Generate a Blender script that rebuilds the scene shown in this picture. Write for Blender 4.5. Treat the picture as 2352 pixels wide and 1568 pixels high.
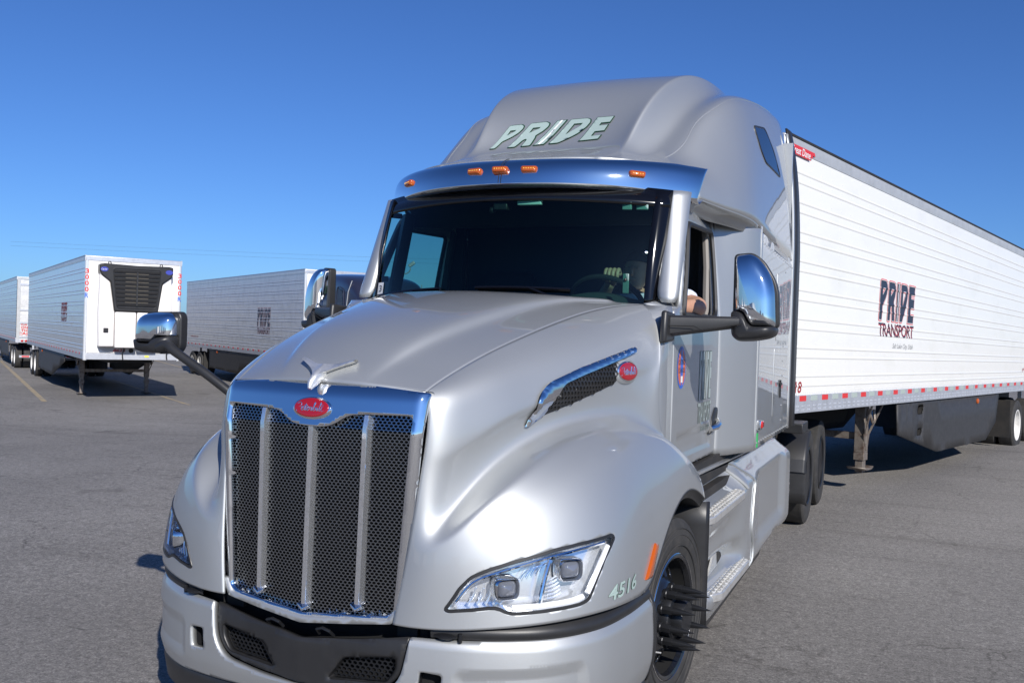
import bpy, bmesh, math, random
import numpy as np
from mathutils import Vector, Matrix
from mathutils.geometry import delaunay_2d_cdt
random.seed(7); RNG = np.random.default_rng(7)
for o in list(bpy.data.objects): bpy.data.objects.remove(o)
SC = bpy.context.scene; COL = SC.collection
R = math.radians
# ---------------------------------------------------------------- camera, sky, sun, exposure
YAW, PITCH, ROLL = R(24), .0108, .032
cd = bpy.data.cameras.new('camera'); cam = bpy.data.objects.new('camera', cd); COL.objects.link(cam)
cd.sensor_width = 36; cd.lens = 2135/2352*36; cd.clip_start = .1; cd.clip_end = 6000
_d = np.array([-math.sin(YAW)*math.cos(PITCH), math.cos(YAW)*math.cos(PITCH), -math.sin(PITCH)])
_r = np.array([math.cos(YAW), math.sin(YAW), 0]); _u = np.cross(_r, _d)
_X = _r*math.cos(ROLL)+_u*math.sin(ROLL); _Y = -_r*math.sin(ROLL)+_u*math.cos(ROLL)
M = Matrix.Identity(4)
for i in range(3): M[i][0], M[i][1], M[i][2] = _X[i], _Y[i], -_d[i]
M[0][3], M[1][3], M[2][3] = 2.268, -4.699, 1.95
cam.matrix_world = M; SC.camera = cam
SUN_EL, SUN_AZ = 31.0, 135.0       # azimuth clockwise from +y: the sun stands ahead of the truck on its driver side
wd = bpy.data.worlds.new('World'); SC.world = wd; wd.use_nodes = True
nt = wd.node_tree; bg = nt.nodes['Background']
sky = nt.nodes.new('ShaderNodeTexSky'); sky.sky_type = 'NISHITA'; sky.sun_disc = False
sky.sun_elevation = R(SUN_EL); sky.sun_rotation = R(SUN_AZ); sky.altitude = 1300; sky.air_density = 1.0; sky.dust_density = 1.0; sky.ozone_density = 1.0
hs = nt.nodes.new('ShaderNodeMix'); hs.data_type = 'RGBA'; hs.blend_type = 'MULTIPLY'; hs.inputs[0].default_value = 1; hs.inputs[7].default_value = (.31,.555,1,1)   # the camera's cool white balance
nt.links.new(sky.outputs[0], hs.inputs[6]); nt.links.new(hs.outputs[2], bg.inputs[0]); bg.inputs[1].default_value = .104
sd = bpy.data.lights.new('sun', 'SUN'); sd.energy = 5.0; sd.angle = R(.53); sd.color = (1, .955, .90)
sun = bpy.data.objects.new('sun', sd); COL.objects.link(sun)
_s = Vector((math.sin(R(SUN_AZ))*math.cos(R(SUN_EL)), math.cos(R(SUN_AZ))*math.cos(R(SUN_EL)), math.sin(R(SUN_EL))))
sun.rotation_euler = _s.to_track_quat('Z', 'Y').to_euler(); sun.location = (10, -10, 20)
SC.view_settings.view_transform = 'Standard'; SC.view_settings.look = 'None'
SC.view_settings.exposure = .08; SC.view_settings.gamma = 1; SC.view_settings.use_curve_mapping = False
# ---------------------------------------------------------------- materials
MATS = {}
def mat(name, base=(.5,.5,.5), metal=0, rough=.5, coat=0, coat_rough=.03, var=None, bump=None, spec=.5, emit=None, trans=0, ior=1.5):
    m = bpy.data.materials.new(name); m.use_nodes = True; t = m.node_tree; b = t.nodes['Principled BSDF']
    b.inputs['Base Color'].default_value = (*base, 1); b.inputs['Metallic'].default_value = metal; b.inputs['Roughness'].default_value = rough
    b.inputs['Coat Weight'].default_value = coat; b.inputs['Coat Roughness'].default_value = coat_rough; b.inputs['Specular IOR Level'].default_value = spec
    b.inputs['Transmission Weight'].default_value = trans; b.inputs['IOR'].default_value = ior
    if emit: b.inputs['Emission Color'].default_value = (*emit[0], 1); b.inputs['Emission Strength'].default_value = emit[1]
    co = t.nodes.new('ShaderNodeTexCoord')
    if var:     # (scale, second colour, contrast low, contrast high[, stretch])
        mp = t.nodes.new('ShaderNodeMapping'); t.links.new(co.outputs['Object'], mp.inputs[0])
        if len(var) > 4: mp.inputs['Scale'].default_value = var[4]
        n = t.nodes.new('ShaderNodeTexNoise'); n.inputs['Scale'].default_value = var[0]; n.inputs['Detail'].default_value = 6; n.inputs['Roughness'].default_value = .65
        t.links.new(mp.outputs[0], n.inputs['Vector'])
        r = t.nodes.new('ShaderNodeValToRGB'); r.color_ramp.elements[0].position = var[2]; r.color_ramp.elements[1].position = var[3]
        r.color_ramp.elements[0].color = (*base, 1); r.color_ramp.elements[1].color = (*var[1], 1)
        t.links.new(n.outputs['Fac'], r.inputs[0]); t.links.new(r.outputs[0], b.inputs['Base Color'])
    if bump:    # (scale, strength, distance[, detail])
        n = t.nodes.new('ShaderNodeTexNoise'); n.inputs['Scale'].default_value = bump[0]; n.inputs['Detail'].default_value = bump[3] if len(bump) > 3 else 3
        t.links.new(co.outputs['Object'], n.inputs['Vector'])
        k = t.nodes.new('ShaderNodeBump'); k.inputs['Strength'].default_value = bump[1]; k.inputs['Distance'].default_value = bump[2]
        t.links.new(n.outputs['Fac'], k.inputs['Height']); t.links.new(k.outputs[0], b.inputs['Normal'])
    MATS[name] = m; return m
def glassmat(name, tint, refl=1.5, rough=0.0):
    """thin pane: tinted see-through plus a fresnel mirror"""
    m = bpy.data.materials.new(name); m.use_nodes = True; t = m.node_tree; t.nodes.remove(t.nodes['Principled BSDF'])
    out = t.nodes['Material Output']; a = t.nodes.new('ShaderNodeBsdfTransparent'); a.inputs[0].default_value = (*tint, 1)
    g = t.nodes.new('ShaderNodeBsdfGlossy'); g.inputs['Roughness'].default_value = rough; f = t.nodes.new('ShaderNodeFresnel'); f.inputs[0].default_value = refl
    x = t.nodes.new('ShaderNodeMixShader'); t.links.new(f.outputs[0], x.inputs[0]); t.links.new(a.outputs[0], x.inputs[1]); t.links.new(g.outputs[0], x.inputs[2])
    t.links.new(x.outputs[0], out.inputs[0]); MATS[name] = m; return m
def paint(name, base, metal, rough):
    m = mat(name, base, metal, rough, coat=1, coat_rough=.015); t = m.node_tree; b = t.nodes['Principled BSDF']
    co = t.nodes.new('ShaderNodeTexCoord'); v = t.nodes.new('ShaderNodeTexNoise'); v.inputs['Scale'].default_value = 900; v.inputs['Detail'].default_value = 1
    t.links.new(co.outputs['Object'], v.inputs['Vector'])
    k = t.nodes.new('ShaderNodeBump'); k.inputs['Strength'].default_value = .10; k.inputs['Distance'].default_value = .001
    t.links.new(v.outputs['Fac'], k.inputs['Height']); t.links.new(k.outputs[0], b.inputs['Normal'])
    o = t.nodes.new('ShaderNodeTexNoise'); o.inputs['Scale'].default_value = 1.7; o.inputs['Detail'].default_value = 2
    t.links.new(co.outputs['Object'], o.inputs['Vector'])
    q = t.nodes.new('ShaderNodeBump'); q.inputs['Strength'].default_value = .03; q.inputs['Distance'].default_value = .02
    t.links.new(o.outputs['Fac'], q.inputs['Height']); t.links.new(q.outputs[0], b.inputs['Coat Normal'])
    return m
SILVER = paint('silver_paint', (.478,.490,.488), .72, .52)
BARM = mat('grille_bar_chrome', (.86,.87,.88), .9, .12, var=(120,(.62,.63,.64),.45,.75), bump=(60,.06,.004))
FRIT = mat('black_glass_border', (.004,.004,.005), 0, .12)
NAVY = paint('navy_paint', (.028,.03,.055), .3, .4)
CHROME = mat('chrome', (.86,.87,.88), 1, .035)
CHROMEW = mat('wavy_chrome', (.85,.86,.87), 1, .06, bump=(6,.08,.02))
SATIN = mat('satin_aluminium', (.80,.80,.79), .75, .38, var=(30,(.5,.5,.5),.45,.8), bump=(60,.12,.004))
TREAD = mat('tread_plate', (.74,.73,.70), .7, .34, var=(25,(.50,.48,.44),.45,.8))
BLACKP = mat('black_plastic', (.018,.018,.019), 0, .42, bump=(260,.12,.002), var=(5,(.028,.028,.029),.4,.8))
SATBLK = mat('satin_black_metal', (.02,.021,.024), .4, .38)
DARK = mat('dark_void', (.006,.006,.006), 0, .9)
GRILLEM = mat('grille_mesh_metal', (.34,.35,.36), 1, .24)
RUBBER = mat('tyre_rubber', (.028,.027,.026), 0, .75, var=(9,(.06,.055,.05),.45,.8), bump=(40,.25,.004))
RIMBLK = mat('black_wheel', (.012,.013,.016), .2, .26, coat=.6)
WHITER = mat('white_wheel', (.70,.69,.66), 0, .45, var=(6,(.45,.42,.38),.5,.8))
RED = mat('red_enamel', (.30,.006,.012), 0, .18, coat=1)
AMBER = mat('amber_lens', (.55,.105,.004), 0, .12, coat=1, trans=.25)
AMBERD = mat('amber_led', (.95,.55,.12), 0, .2)
REDL = mat('red_lens', (.45,.01,.008), 0, .15, coat=1)
GLASS = glassmat('windshield_glass', (.40,.66,.60), 1.42)
SIDEGL = glassmat('side_glass', (.45,.62,.60), 1.45)
CLEAR = glassmat('clear_lens', (.95,.96,.97), 1.18)
SKYLT = mat('sleeper_window', (.012,.02,.04), 0, .03, spec=.9)
LENSG = mat('projector_lens', (.16,.17,.20), .1, .04, coat=1, spec=.9)
LEDW = mat('light_guide', (.86,.87,.90), 0, .3, coat=1)
REFL = mat('headlamp_reflector', (.90,.92,.95), .72, .16, coat=1)
DASH = mat('dash_plastic', (.035,.045,.045), 0, .6, bump=(120,.1,.002))
LINER = mat('cab_liner', (.035,.038,.045), 0, .85)
SEAT = mat('seat_cloth', (.012,.012,.015), 0, .9)
MINT = mat('mint_vinyl', (.33,.42,.39), 0, .35)
PALEV = mat('pale_vinyl', (.40,.46,.44), .2, .35)
DKGREEN = mat('dark_green_vinyl', (.012,.055,.03), 0, .35)
WHITEV = mat('white_vinyl', (.78,.78,.77), 0, .35)
GREYV = mat('grey_vinyl', (.2,.21,.22), 0, .4)
NAVYV = mat('navy_vinyl', (.028,.034,.055), 0, .4)
REDV = mat('red_vinyl', (.62,.035,.035), 0, .4)
REDDK = mat('dark_red_vinyl', (.30,.02,.02), 0, .5)
BLUEV = mat('blue_vinyl', (.03,.13,.55), 0, .4)
BLUEOV = mat('blue_oval_enamel', (.05,.06,.36), 0, .3, coat=.6)
ORANGEV = mat('orange_vinyl', (.62,.13,.05), 0, .4)
GREENV = mat('green_vinyl', (.02,.42,.10), 0, .4)
WPANEL = mat('white_trailer_panel', (.80,.79,.75), 0, .32, coat=.25, coat_rough=.1, var=(1.1,(.72,.71,.65),.5,.85,(1,1,2.2)))
RAIL = mat('trailer_rail_aluminium', (.62,.64,.68), .55, .38, var=(9,(.50,.51,.54),.45,.75))
CAPM = mat('trailer_cap_aluminium', (.52,.53,.53), .35, .45, var=(5,(.44,.45,.45),.4,.7))
STEEL = mat('polished_stainless', (.86,.86,.85), .5, .26, bump=(2.6,.25,.05,4))
DULLAL = mat('dull_aluminium', (.72,.72,.71), .45, .40, bump=(3,.3,.04,4), var=(3,(.60,.595,.58),.45,.75))
WFRONT = mat('white_front_panel', (.80,.79,.77), 0, .4)
WUNIT = mat('white_unit_plastic', (.80,.77,.74), 0, .38)
CHASSIS = mat('dark_chassis', (.018,.017,.016), 0, .75, var=(4,(.04,.034,.028),.45,.8))
GALV = mat('worn_leg_steel', (.24,.21,.18), .5, .55, var=(11,(.12,.08,.06),.45,.7))
SKIRT = mat('skirt_panel', (.030,.030,.032), 0, .6, var=(16,(.055,.055,.056),.42,.85))
SKIRTG = mat('grey_skirt_panel', (.055,.053,.052), 0, .6, var=(5,(.075,.07,.068),.4,.8))
SKIN = mat('skin', (.52,.30,.20), 0, .5, var=(14,(.45,.23,.15),.4,.75))
SHIRT = mat('light_blue_shirt', (.62,.67,.80), 0, .85, bump=(90,.4,.004))
HAIR = mat('dark_hair', (.02,.016,.013), 0, .7)
GALVP = mat('galvanised_pole', (.35,.36,.37), .6, .5)
WIREM = mat('wire', (.04,.04,.045), 0, .7)
YELLOW = mat('faded_yellow_paint', (.42,.32,.17), 0, .85, var=(3.5,(.25,.225,.19),.32,.66), bump=(40,.4,.004))
RIBLEATHER = mat('worn_trim', (.25,.23,.21), 0, .6)
# ---------------------------------------------------------------- mesh helpers
def link(o, parent=None):
    COL.objects.link(o)
    if parent is not None: o.parent = parent
    return o
def obj(name, verts, faces, m, parent=None, smooth=True, angle=35, solid=0, mats=None, fm=None, bevel=0):
    me = bpy.data.meshes.new(name); me.from_pydata([tuple(map(float, v)) for v in verts], [], [tuple(map(int, f)) for f in faces]); me.validate(); me.update()
    for k in (mats or [m]): me.materials.append(k)
    if fm is not None: me.polygons.foreach_set('material_index', fm)
    if smooth:
        me.polygons.foreach_set('use_smooth', [True]*len(me.polygons))
        if angle < 180: me.set_sharp_from_angle(angle=R(angle))
    o = link(bpy.data.objects.new(name, me), parent)
    if solid:
        s = o.modifiers.new('thickness', 'SOLIDIFY'); s.thickness = abs(solid); s.offset = -1 if solid > 0 else 1
    if bevel:
        b = o.modifiers.new('bevel', 'BEVEL'); b.width = bevel; b.segments = 2; b.limit_method = 'ANGLE'; b.angle_limit = R(40)
    return o
def empty(name, loc=(0,0,0), rz=0, parent=None, rx=0):
    o = bpy.data.objects.new(name, None); o.location = loc; o.rotation_euler = (rx, 0, rz); o.empty_display_size = .3
    return link(o, parent)
def tag(o, label=None, cat=None, group=None, kind=None):
    if label: o['label'] = label
    if cat: o['category'] = cat
    if group: o['group'] = group
    if kind: o['kind'] = kind
    return o
def mirror(o, parent=None):
    """the same part on the other side of the centre plane"""
    me = o.data.copy(); n = len(me.vertices); co = np.empty(n*3); me.vertices.foreach_get('co', co); co = co.reshape(-1, 3)
    co[:, 0] *= -1; me.vertices.foreach_set('co', co.ravel()); me.flip_normals(); me.update()
    c = bpy.data.objects.new(o.name.split('.')[0], me); link(c, parent if parent is not None else o.parent)
    c.location = (-o.location[0], o.location[1], o.location[2])
    for md in o.modifiers:
        k = c.modifiers.new(md.name, md.type)
        for a in ('thickness', 'offset', 'width', 'segments', 'limit_method', 'angle_limit'):
            if hasattr(md, a): setattr(k, a, getattr(md, a))
    if 'kind' in o: c['kind'] = o['kind']
    for ch in list(o.children): mirror(ch, c)
    return c
def copy_tree(o, parent=None):
    c = o.copy(); COL.objects.link(c); c.parent = parent
    for ch in list(o.children): copy_tree(ch, c)
    return c
class MB:
    def __init__(s): s.v = []; s.f = []; s.m = []
    def add(s, v, f, mi=0):
        n = len(s.v); s.v += [tuple(p) for p in v]; s.f += [tuple(i+n for i in q) for q in f]; s.m += [mi]*len(f); return s
    def box(s, c, sz, mi=0, rot=None):
        P = [Vector(((i-.5)*sz[0], (j-.5)*sz[1], (k-.5)*sz[2])) for k in (0,1) for j in (0,1) for i in (0,1)]
        if rot is not None: P = [rot @ p for p in P]
        return s.add([p+Vector(c) for p in P], [(0,2,3,1),(4,5,7,6),(0,1,5,4),(2,6,7,3),(0,4,6,2),(1,3,7,5)], mi)
    def hexa(s, P, mi=0):      # 8 points, bottom ring then top ring
        return s.add(P, [(3,2,1,0),(4,5,6,7),(0,1,5,4),(1,2,6,5),(2,3,7,6),(3,0,4,7)], mi)
    def prism(s, pts, off, mi=0):
        n = len(pts); o = np.array(off); P = [np.array(p, float) for p in pts]
        return s.add([*P, *[p+o for p in P]], [tuple(range(n))[::-1], tuple(range(n, 2*n))]+[(i, (i+1) % n, n+(i+1) % n, n+i) for i in range(n)], mi)
    def tube(s, path, r, n=8, mi=0, closed=False, caps=True, flat=1.0):
        P = [Vector(p) for p in path]; k = len(P); rr = r if hasattr(r, '__len__') else [r]*k; rings = []; up = None
        for i in range(k):
            a = P[(i-1) % k] if (closed or i) else P[i]; b = P[(i+1) % k] if (closed or i < k-1) else P[i]
            t = (b-a).normalized()
            if up is None: up = Vector((0,0,1)) if abs(t.z) < .9 else Vector((1,0,0))
            x = t.cross(up).normalized(); up = x.cross(t).normalized()
            rings.append([P[i]+(x*math.cos(q*2*math.pi/n)*flat+up*math.sin(q*2*math.pi/n))*rr[i] for q in range(n)])
        V = [p for g in rings for p in g]; F = []
        for i in range(k if closed else k-1):
            j = (i+1) % k
            F += [(i*n+q, i*n+(q+1) % n, j*n+(q+1) % n, j*n+q) for q in range(n)]
        if caps and not closed: F += [tuple(range(n))[::-1], tuple((k-1)*n+q for q in range(n))]
        return s.add(V, F, mi)
    def lathe(s, prof, o, axis, n=32, mi=0, caps=True):    # prof: (radius, distance along axis)
        a = Vector(axis).normalized(); x = a.orthogonal().normalized(); y = a.cross(x); O = Vector(o); V = []
        for r, h in prof: V += [O+a*h+(x*math.cos(2*math.pi*q/n)+y*math.sin(2*math.pi*q/n))*r for q in range(n)]
        F = [(i*n+q, i*n+(q+1) % n, (i+1)*n+(q+1) % n, (i+1)*n+q) for i in range(len(prof)-1) for q in range(n)]
        if caps: F += [tuple(range(n))[::-1], tuple((len(prof)-1)*n+q for q in range(n))]
        return s.add(V, F, mi)
    def grid(s, P, mi=0, closed=False):
        P = np.asarray(P, float); a, b = P.shape[:2]; V = P.reshape(-1, 3)
        return s.add(V, [(i*b+j, ((i+1) % a)*b+j, ((i+1) % a)*b+j+1, i*b+j+1) for i in range(a if closed else a-1) for j in range(b-1)], mi)
    def ball(s, c, r, n=12, mi=0):
        rr = r if hasattr(r, '__len__') else (r, r, r); V = []
        for i in range(n//2+1):
            t = math.pi*i/(n//2)
            V += [(c[0]+rr[0]*math.sin(t)*math.cos(2*math.pi*j/n), c[1]+rr[1]*math.sin(t)*math.sin(2*math.pi*j/n), c[2]+rr[2]*math.cos(t)) for j in range(n)]
        return s.add(V, [(i*n+j, (i+1)*n+j, (i+1)*n+(j+1) % n, i*n+(j+1) % n) for i in range(n//2) for j in range(n)], mi)
    def dome(s, outline, c, depth, lift, mi=0, n=6, back=True, power=2.0):
        """closed outline (3D points) swelling by `lift` (vector) towards its centre"""
        O = np.array(outline, float); c = np.array(c, float); L = np.array(lift, float); k = len(O); rings = []
        for i in range(n+1):
            t = i/n; sc = math.cos(t*math.pi/2)**(1/power*1.0) if i < n else .001
            rings.append(c+(O-c)*sc+L*math.sin(t*math.pi/2))
        if back: rings.insert(0, O-np.array(depth, float))
        V = np.concatenate(rings); m = len(rings)
        F = [(i*k+j, i*k+(j+1) % k, (i+1)*k+(j+1) % k, (i+1)*k+j) for i in range(m-1) for j in range(k)]
        if back: F.append(tuple(range(k))[::-1])
        return s.add(V, F, mi)
    def build(s, name, m, parent=None, mats=None, fix=True, **k):
        o = obj(name, s.v, s.f, m, parent, mats=mats, fm=s.m if mats else None, **k)
        if fix:
            b = bmesh.new(); b.from_mesh(o.data); bmesh.ops.recalc_face_normals(b, faces=b.faces); b.to_mesh(o.data); b.free()
        return o
def smoothline(pts, n=8, closed=False):
    """Catmull-Rom through the points"""
    P = np.array(pts, float); k = len(P); out = []
    for i in range(k if closed else k-1):
        if closed: a, b, c, d = P[(i-1) % k], P[i], P[(i+1) % k], P[(i+2) % k]
        else: a, b, c, d = P[max(i-1, 0)], P[i], P[i+1], P[min(i+2, k-1)]
        for t in np.arange(n)/n: out.append(.5*(2*b+(c-a)*t+(2*a-5*b+4*c-d)*t*t+(3*b-a-3*c+d)*t**3))
    if not closed: out.append(P[-1])
    return np.array(out)
def resample(pts, step, closed=True):
    P = np.array(pts, float); Q = np.vstack([P, P[:1]]) if closed else P; out = []
    for a, b in zip(Q[:-1], Q[1:]):
        k = max(1, int(np.linalg.norm(b-a)/step)); out += [a+(b-a)*i/k for i in range(k)]
    if not closed: out.append(Q[-1])
    return np.array(out)
def roundpoly(pts, r, n=5):
    P = [np.array(p, float) for p in pts]; k = len(P); out = []
    for i in range(k):
        a, b, c = P[i-1], P[i], P[(i+1) % k]; ra = r[i] if hasattr(r, '__len__') else r
        if ra <= 0: out.append(b); continue
        u = (a-b); v = (c-b); lu = np.linalg.norm(u); lv = np.linalg.norm(v); q = min(ra, lu*.48, lv*.48)
        p0 = b+u/lu*q; p1 = b+v/lv*q
        for t in np.linspace(0, 1, n): out.append((1-t)**2*p0+2*t*(1-t)*b+t*t*p1)
    return np.array(out)
def inset(poly, dd):
    """offset a closed 2D polygon (positive grows a counter-clockwise one)"""
    P = np.array(poly, float); k = len(P); out = []
    A = .5*sum(P[i][0]*P[(i+1) % k][1]-P[(i+1) % k][0]*P[i][1] for i in range(k)); s = 1 if A > 0 else -1
    for i in range(k):
        e0 = P[i]-P[i-1]; e1 = P[(i+1) % k]-P[i]
        e0 = e0/(np.linalg.norm(e0)+1e-12); e1 = e1/(np.linalg.norm(e1)+1e-12)
        n0 = np.array([e0[1], -e0[0]])*s; n1 = np.array([e1[1], -e1[0]])*s; b = n0+n1; q = 1+n0@n1
        out.append(P[i]+b/max(q, .35)*dd)
    return np.array(out)
def inpolys(pts, poly):
    """which of many 2D points lie inside a closed polygon"""
    p = np.atleast_2d(np.asarray(pts, float)); q = np.asarray(poly, float); r = np.roll(q, 1, 0)
    x, y = p[:, 0, None], p[:, 1, None]; c = (q[:, 1] > y) != (r[:, 1] > y)
    t = (r[:, 0]-q[:, 0])*(y-q[:, 1])/(r[:, 1]-q[:, 1]+1e-15)+q[:, 0]
    return ((c & (x < t)).sum(1) % 2).astype(bool)
def inner_points(O, H, step, keep=.35, ys=None):
    lo, hi = O.min(0), O.max(0); a = np.arange(lo[0]+step/2, hi[0], step); b = np.arange(lo[1]+step/2, hi[1], step) if ys is None else np.asarray(ys)
    G = np.array(np.meshgrid(a, b, indexing='ij')).reshape(2, -1).T
    if not len(G): return G
    m = inpolys(G, O)
    for h in H: m &= ~inpolys(G, h)
    G = G[m]
    if len(G):
        B = np.vstack([O, *H]); m = np.array([np.hypot(*(B-g).T).min() > step*keep for g in G]); G = G[m]
    return G
def depth_in(p, poly, w):
    """0 outside the outline, rising to 1 at distance w inside it"""
    if not inpolys([p], poly)[0]: return 0.
    q = np.asarray(poly); r = np.roll(q, -1, 0); d = r-q; t = np.clip(((p-q)*d).sum(1)/((d*d).sum(1)+1e-12), 0, 1); return min(1., np.hypot(*(q+d*t[:, None]-p).T).min()/w)
def cdt(outline, holes=(), pts=(), loops=()):
    """triangles of a 2D outline with holes and extra inner points"""
    V = []; E = []
    for lp in [outline, *holes]:
        n = len(V); k = len(lp); V += [Vector((float(a), float(b))) for a, b in lp]; E += [(n+i, n+(i+1) % k) for i in range(k)]
    for lp in loops:
        n = len(V); k = len(lp); V += [Vector((float(a), float(b))) for a, b in lp]; E += [(n+i, n+(i+1) % k) for i in range(k)]
    V += [Vector((float(a), float(b))) for a, b in pts]
    ov, oe, of, *_ = delaunay_2d_cdt(V, E, [], 0, 1e-7)
    ov = np.array([(a.x, a.y) for a in ov]); of = np.array([tuple(f) for f in of]); c = ov[of].mean(1); m = inpolys(c, outline)
    for h in holes: m &= ~inpolys(c, h)
    return ov, [tuple(f) for f in of[m]]
def panel(name, outline, holes, f3, m, parent, step=.08, solid=.012, angle=35, cuts=None, loops=()):
    """2D outline with holes, meshed on a grid and carried into space by f3(a,b)"""
    O = resample(outline, step); H = [resample(h, step) for h in holes]
    G = inner_points(O, H, step, ys=cuts); lp = [resample(q, step) for q in loops]
    for q in lp: G = np.array([g for g in G if np.hypot(*(q-g).T).min() > step*.3])
    V, F = cdt(O, H, G, lp)
    return obj(name, [f3(a, b) for a, b in V], F, m, parent, solid=solid, angle=angle)
def drape_strip(path3, nrm3, w, h, closed=True):
    """raised moulding along a line on a surface: (verts, faces)"""
    P = np.array(path3); N = np.array(nrm3); k = len(P); V = []
    for i in range(k):
        a = P[i-1] if closed or i else P[i]; b = P[(i+1) % k] if closed or i < k-1 else P[i]
        t = b-a; t = t/np.linalg.norm(t); s = np.cross(t, N[i]); s /= np.linalg.norm(s)
        V += [P[i]-s*w/2-N[i]*h*.6, P[i]-s*w*.32+N[i]*h, P[i]+s*w*.32+N[i]*h, P[i]+s*w/2-N[i]*h*.6]
    F = []
    for i in range(k if closed else k-1):
        j = (i+1) % k; F += [(i*4+q, j*4+q, j*4+q+1, i*4+q+1) for q in range(3)]
    return V, F
# ---------------------------------------------------------------- lettering
def text2d(body, size=1.0, shear=0, offset=0, wx=1.0, space=1.0):
    """flat lettering: (verts Nx2, faces), origin at the middle of its box"""
    c = bpy.data.curves.new('lettering', 'FONT'); c.body = body; c.size = size; c.shear = shear; c.offset = offset; c.space_character = space; c.resolution_u = 3; c.fill_mode = 'FRONT'
    o = bpy.data.objects.new('lettering', c); COL.objects.link(o)
    dg = bpy.context.evaluated_depsgraph_get(); me = bpy.data.meshes.new_from_object(o.evaluated_get(dg))
    V = np.array([(v.co.x*wx, v.co.y) for v in me.vertices]); F = [tuple(p.vertices) for p in me.polygons]
    bpy.data.objects.remove(o); bpy.data.curves.remove(c); bpy.data.meshes.remove(me)
    V -= (V.max(0)+V.min(0))/2
    return V, F
def fit(V, w, h):
    V = V-(V.max(0)+V.min(0))/2; s = V.max(0)-V.min(0); return V*np.array([w/s[0], h/s[1]])
PR = dict(
 P=([(0,0),(.21,0),(.23,.38),(.44,.55),(.54,.68),(.58,.82),(.55,.93),(.43,1),(.03,1)], [(.20,.82),(.40,.82),(.385,.77),(.215,.63)]),
 R=([(0,0),(.20,0),(.215,.33),(.27,.40),(.33,.36),(.38,0),(.59,0),(.50,.42),(.46,.50),(.56,.66),(.60,.82),(.57,.93),(.45,1),(.03,1)], [(.20,.83),(.41,.83),(.40,.78),(.215,.64)]),
 I=([(0,0),(.22,0),(.26,1),(.04,1)], None),
 D=([(0,0),(.20,0),(.50,.42),(.60,.66),(.62,.84),(.57,.95),(.46,1),(.03,1)], [(.20,.83),(.43,.83),(.41,.72),(.195,.40)]),
 E=([(0,0),(.50,0),(.51,.20),(.22,.20),(.23,.42),(.52,.42),(.53,.66),(.245,.66),(.25,.78),(.54,.78),(.56,1),(.03,1)], None))
def pride_layers(shear=0., outer=.03, inner=0.):
    """the five slanted capitals as (border polygons, fill polygons, stripe), unit height"""
    x = 0; B = []; Fl = []; stripe = None
    for ch in 'PRIDE':
        o, h = PR[ch]; o = np.array(o)+[x, 0]; h = None if h is None else np.array(h)+[x, 0]
        sh = lambda p: np.array([(a+b*shear, b) for a, b in p])
        o2 = roundpoly(o, .035, 3) if ch in 'PRD' else o
        B.append((sh(inset(o2, outer)), None if h is None else sh(inset(h, -outer*.9)))); Fl.append((sh(inset(o2, -inner)), None if h is None else sh(inset(h, inner))))
        if ch == 'I': stripe = sh([(x+.09,.0),(x+.14,.0),(x+.18,1),(x+.13,1)])
        x += (o[:, 0].max()-o[:, 0].min())+.10
    return B, Fl, stripe, x-.10
def poly_mesh(polys, step=None):
    """list of (outline, hole) -> 2D verts, faces"""
    V = []; F = []
    for o, h in polys:
        O = resample(o, step) if step else o; Hs = [] if h is None else [resample(h, step) if step else h]
        G = inner_points(O, Hs, step, .4) if step else []
        v, f = cdt(O, Hs, G); n = len(V); V += list(v); F += [tuple(i+n for i in q) for q in f]
    return np.array(V), F
# cursive maker's script: strokes as polylines, unit height about 1
SCRIPT = [[(.06,.0),(.13,.5),(.20,1.0)],[(.0,.74),(.08,.95),(.26,1.08),(.44,1.02),(.48,.80),(.36,.60),(.16,.52)],
 [(.50,.32),(.64,.46),(.66,.58),(.58,.62),(.52,.42),(.56,.20),(.68,.18),(.82,.40)],
 [(.82,.40),(.94,.95),(.86,.30),(.90,.16),(1.02,.34)],[(.76,.70),(1.08,.74)],
 [(1.02,.34),(1.16,.48),(1.18,.60),(1.10,.62),(1.05,.42),(1.09,.20),(1.20,.20),(1.32,.46)],
 [(1.32,.46),(1.36,.58),(1.40,.54),(1.50,.56),(1.46,.26),(1.52,.18),(1.62,.36)],
 [(1.62,.36),(1.80,1.02),(1.72,1.06),(1.66,.30),(1.76,.18),(1.88,.34),(1.86,.54),(1.74,.50)],
 [(1.90,.40),(2.02,.56),(1.98,.24),(2.06,.20),(2.16,.40)],[(2.06,.74),(2.08,.78)],
 [(2.16,.40),(2.34,1.02),(2.26,1.06),(2.22,.30),(2.28,.18),(2.38,.34)],
 [(2.38,.34),(2.52,.96),(2.44,.30),(2.50,.16),(2.64,.36)],[(2.36,.72),(2.76,.78)]]
def script_tubes(f3, r, mb=None):
    mb = mb or MB()
    for s in SCRIPT: mb.tube([f3(a/2.76-.5, b-.55) for a, b in smoothline(s, 4)], r, n=5)
    return mb
def ellipse(n=40): return np.array([(math.cos(2*math.pi*i/n), math.sin(2*math.pi*i/n)) for i in range(n)])
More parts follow.
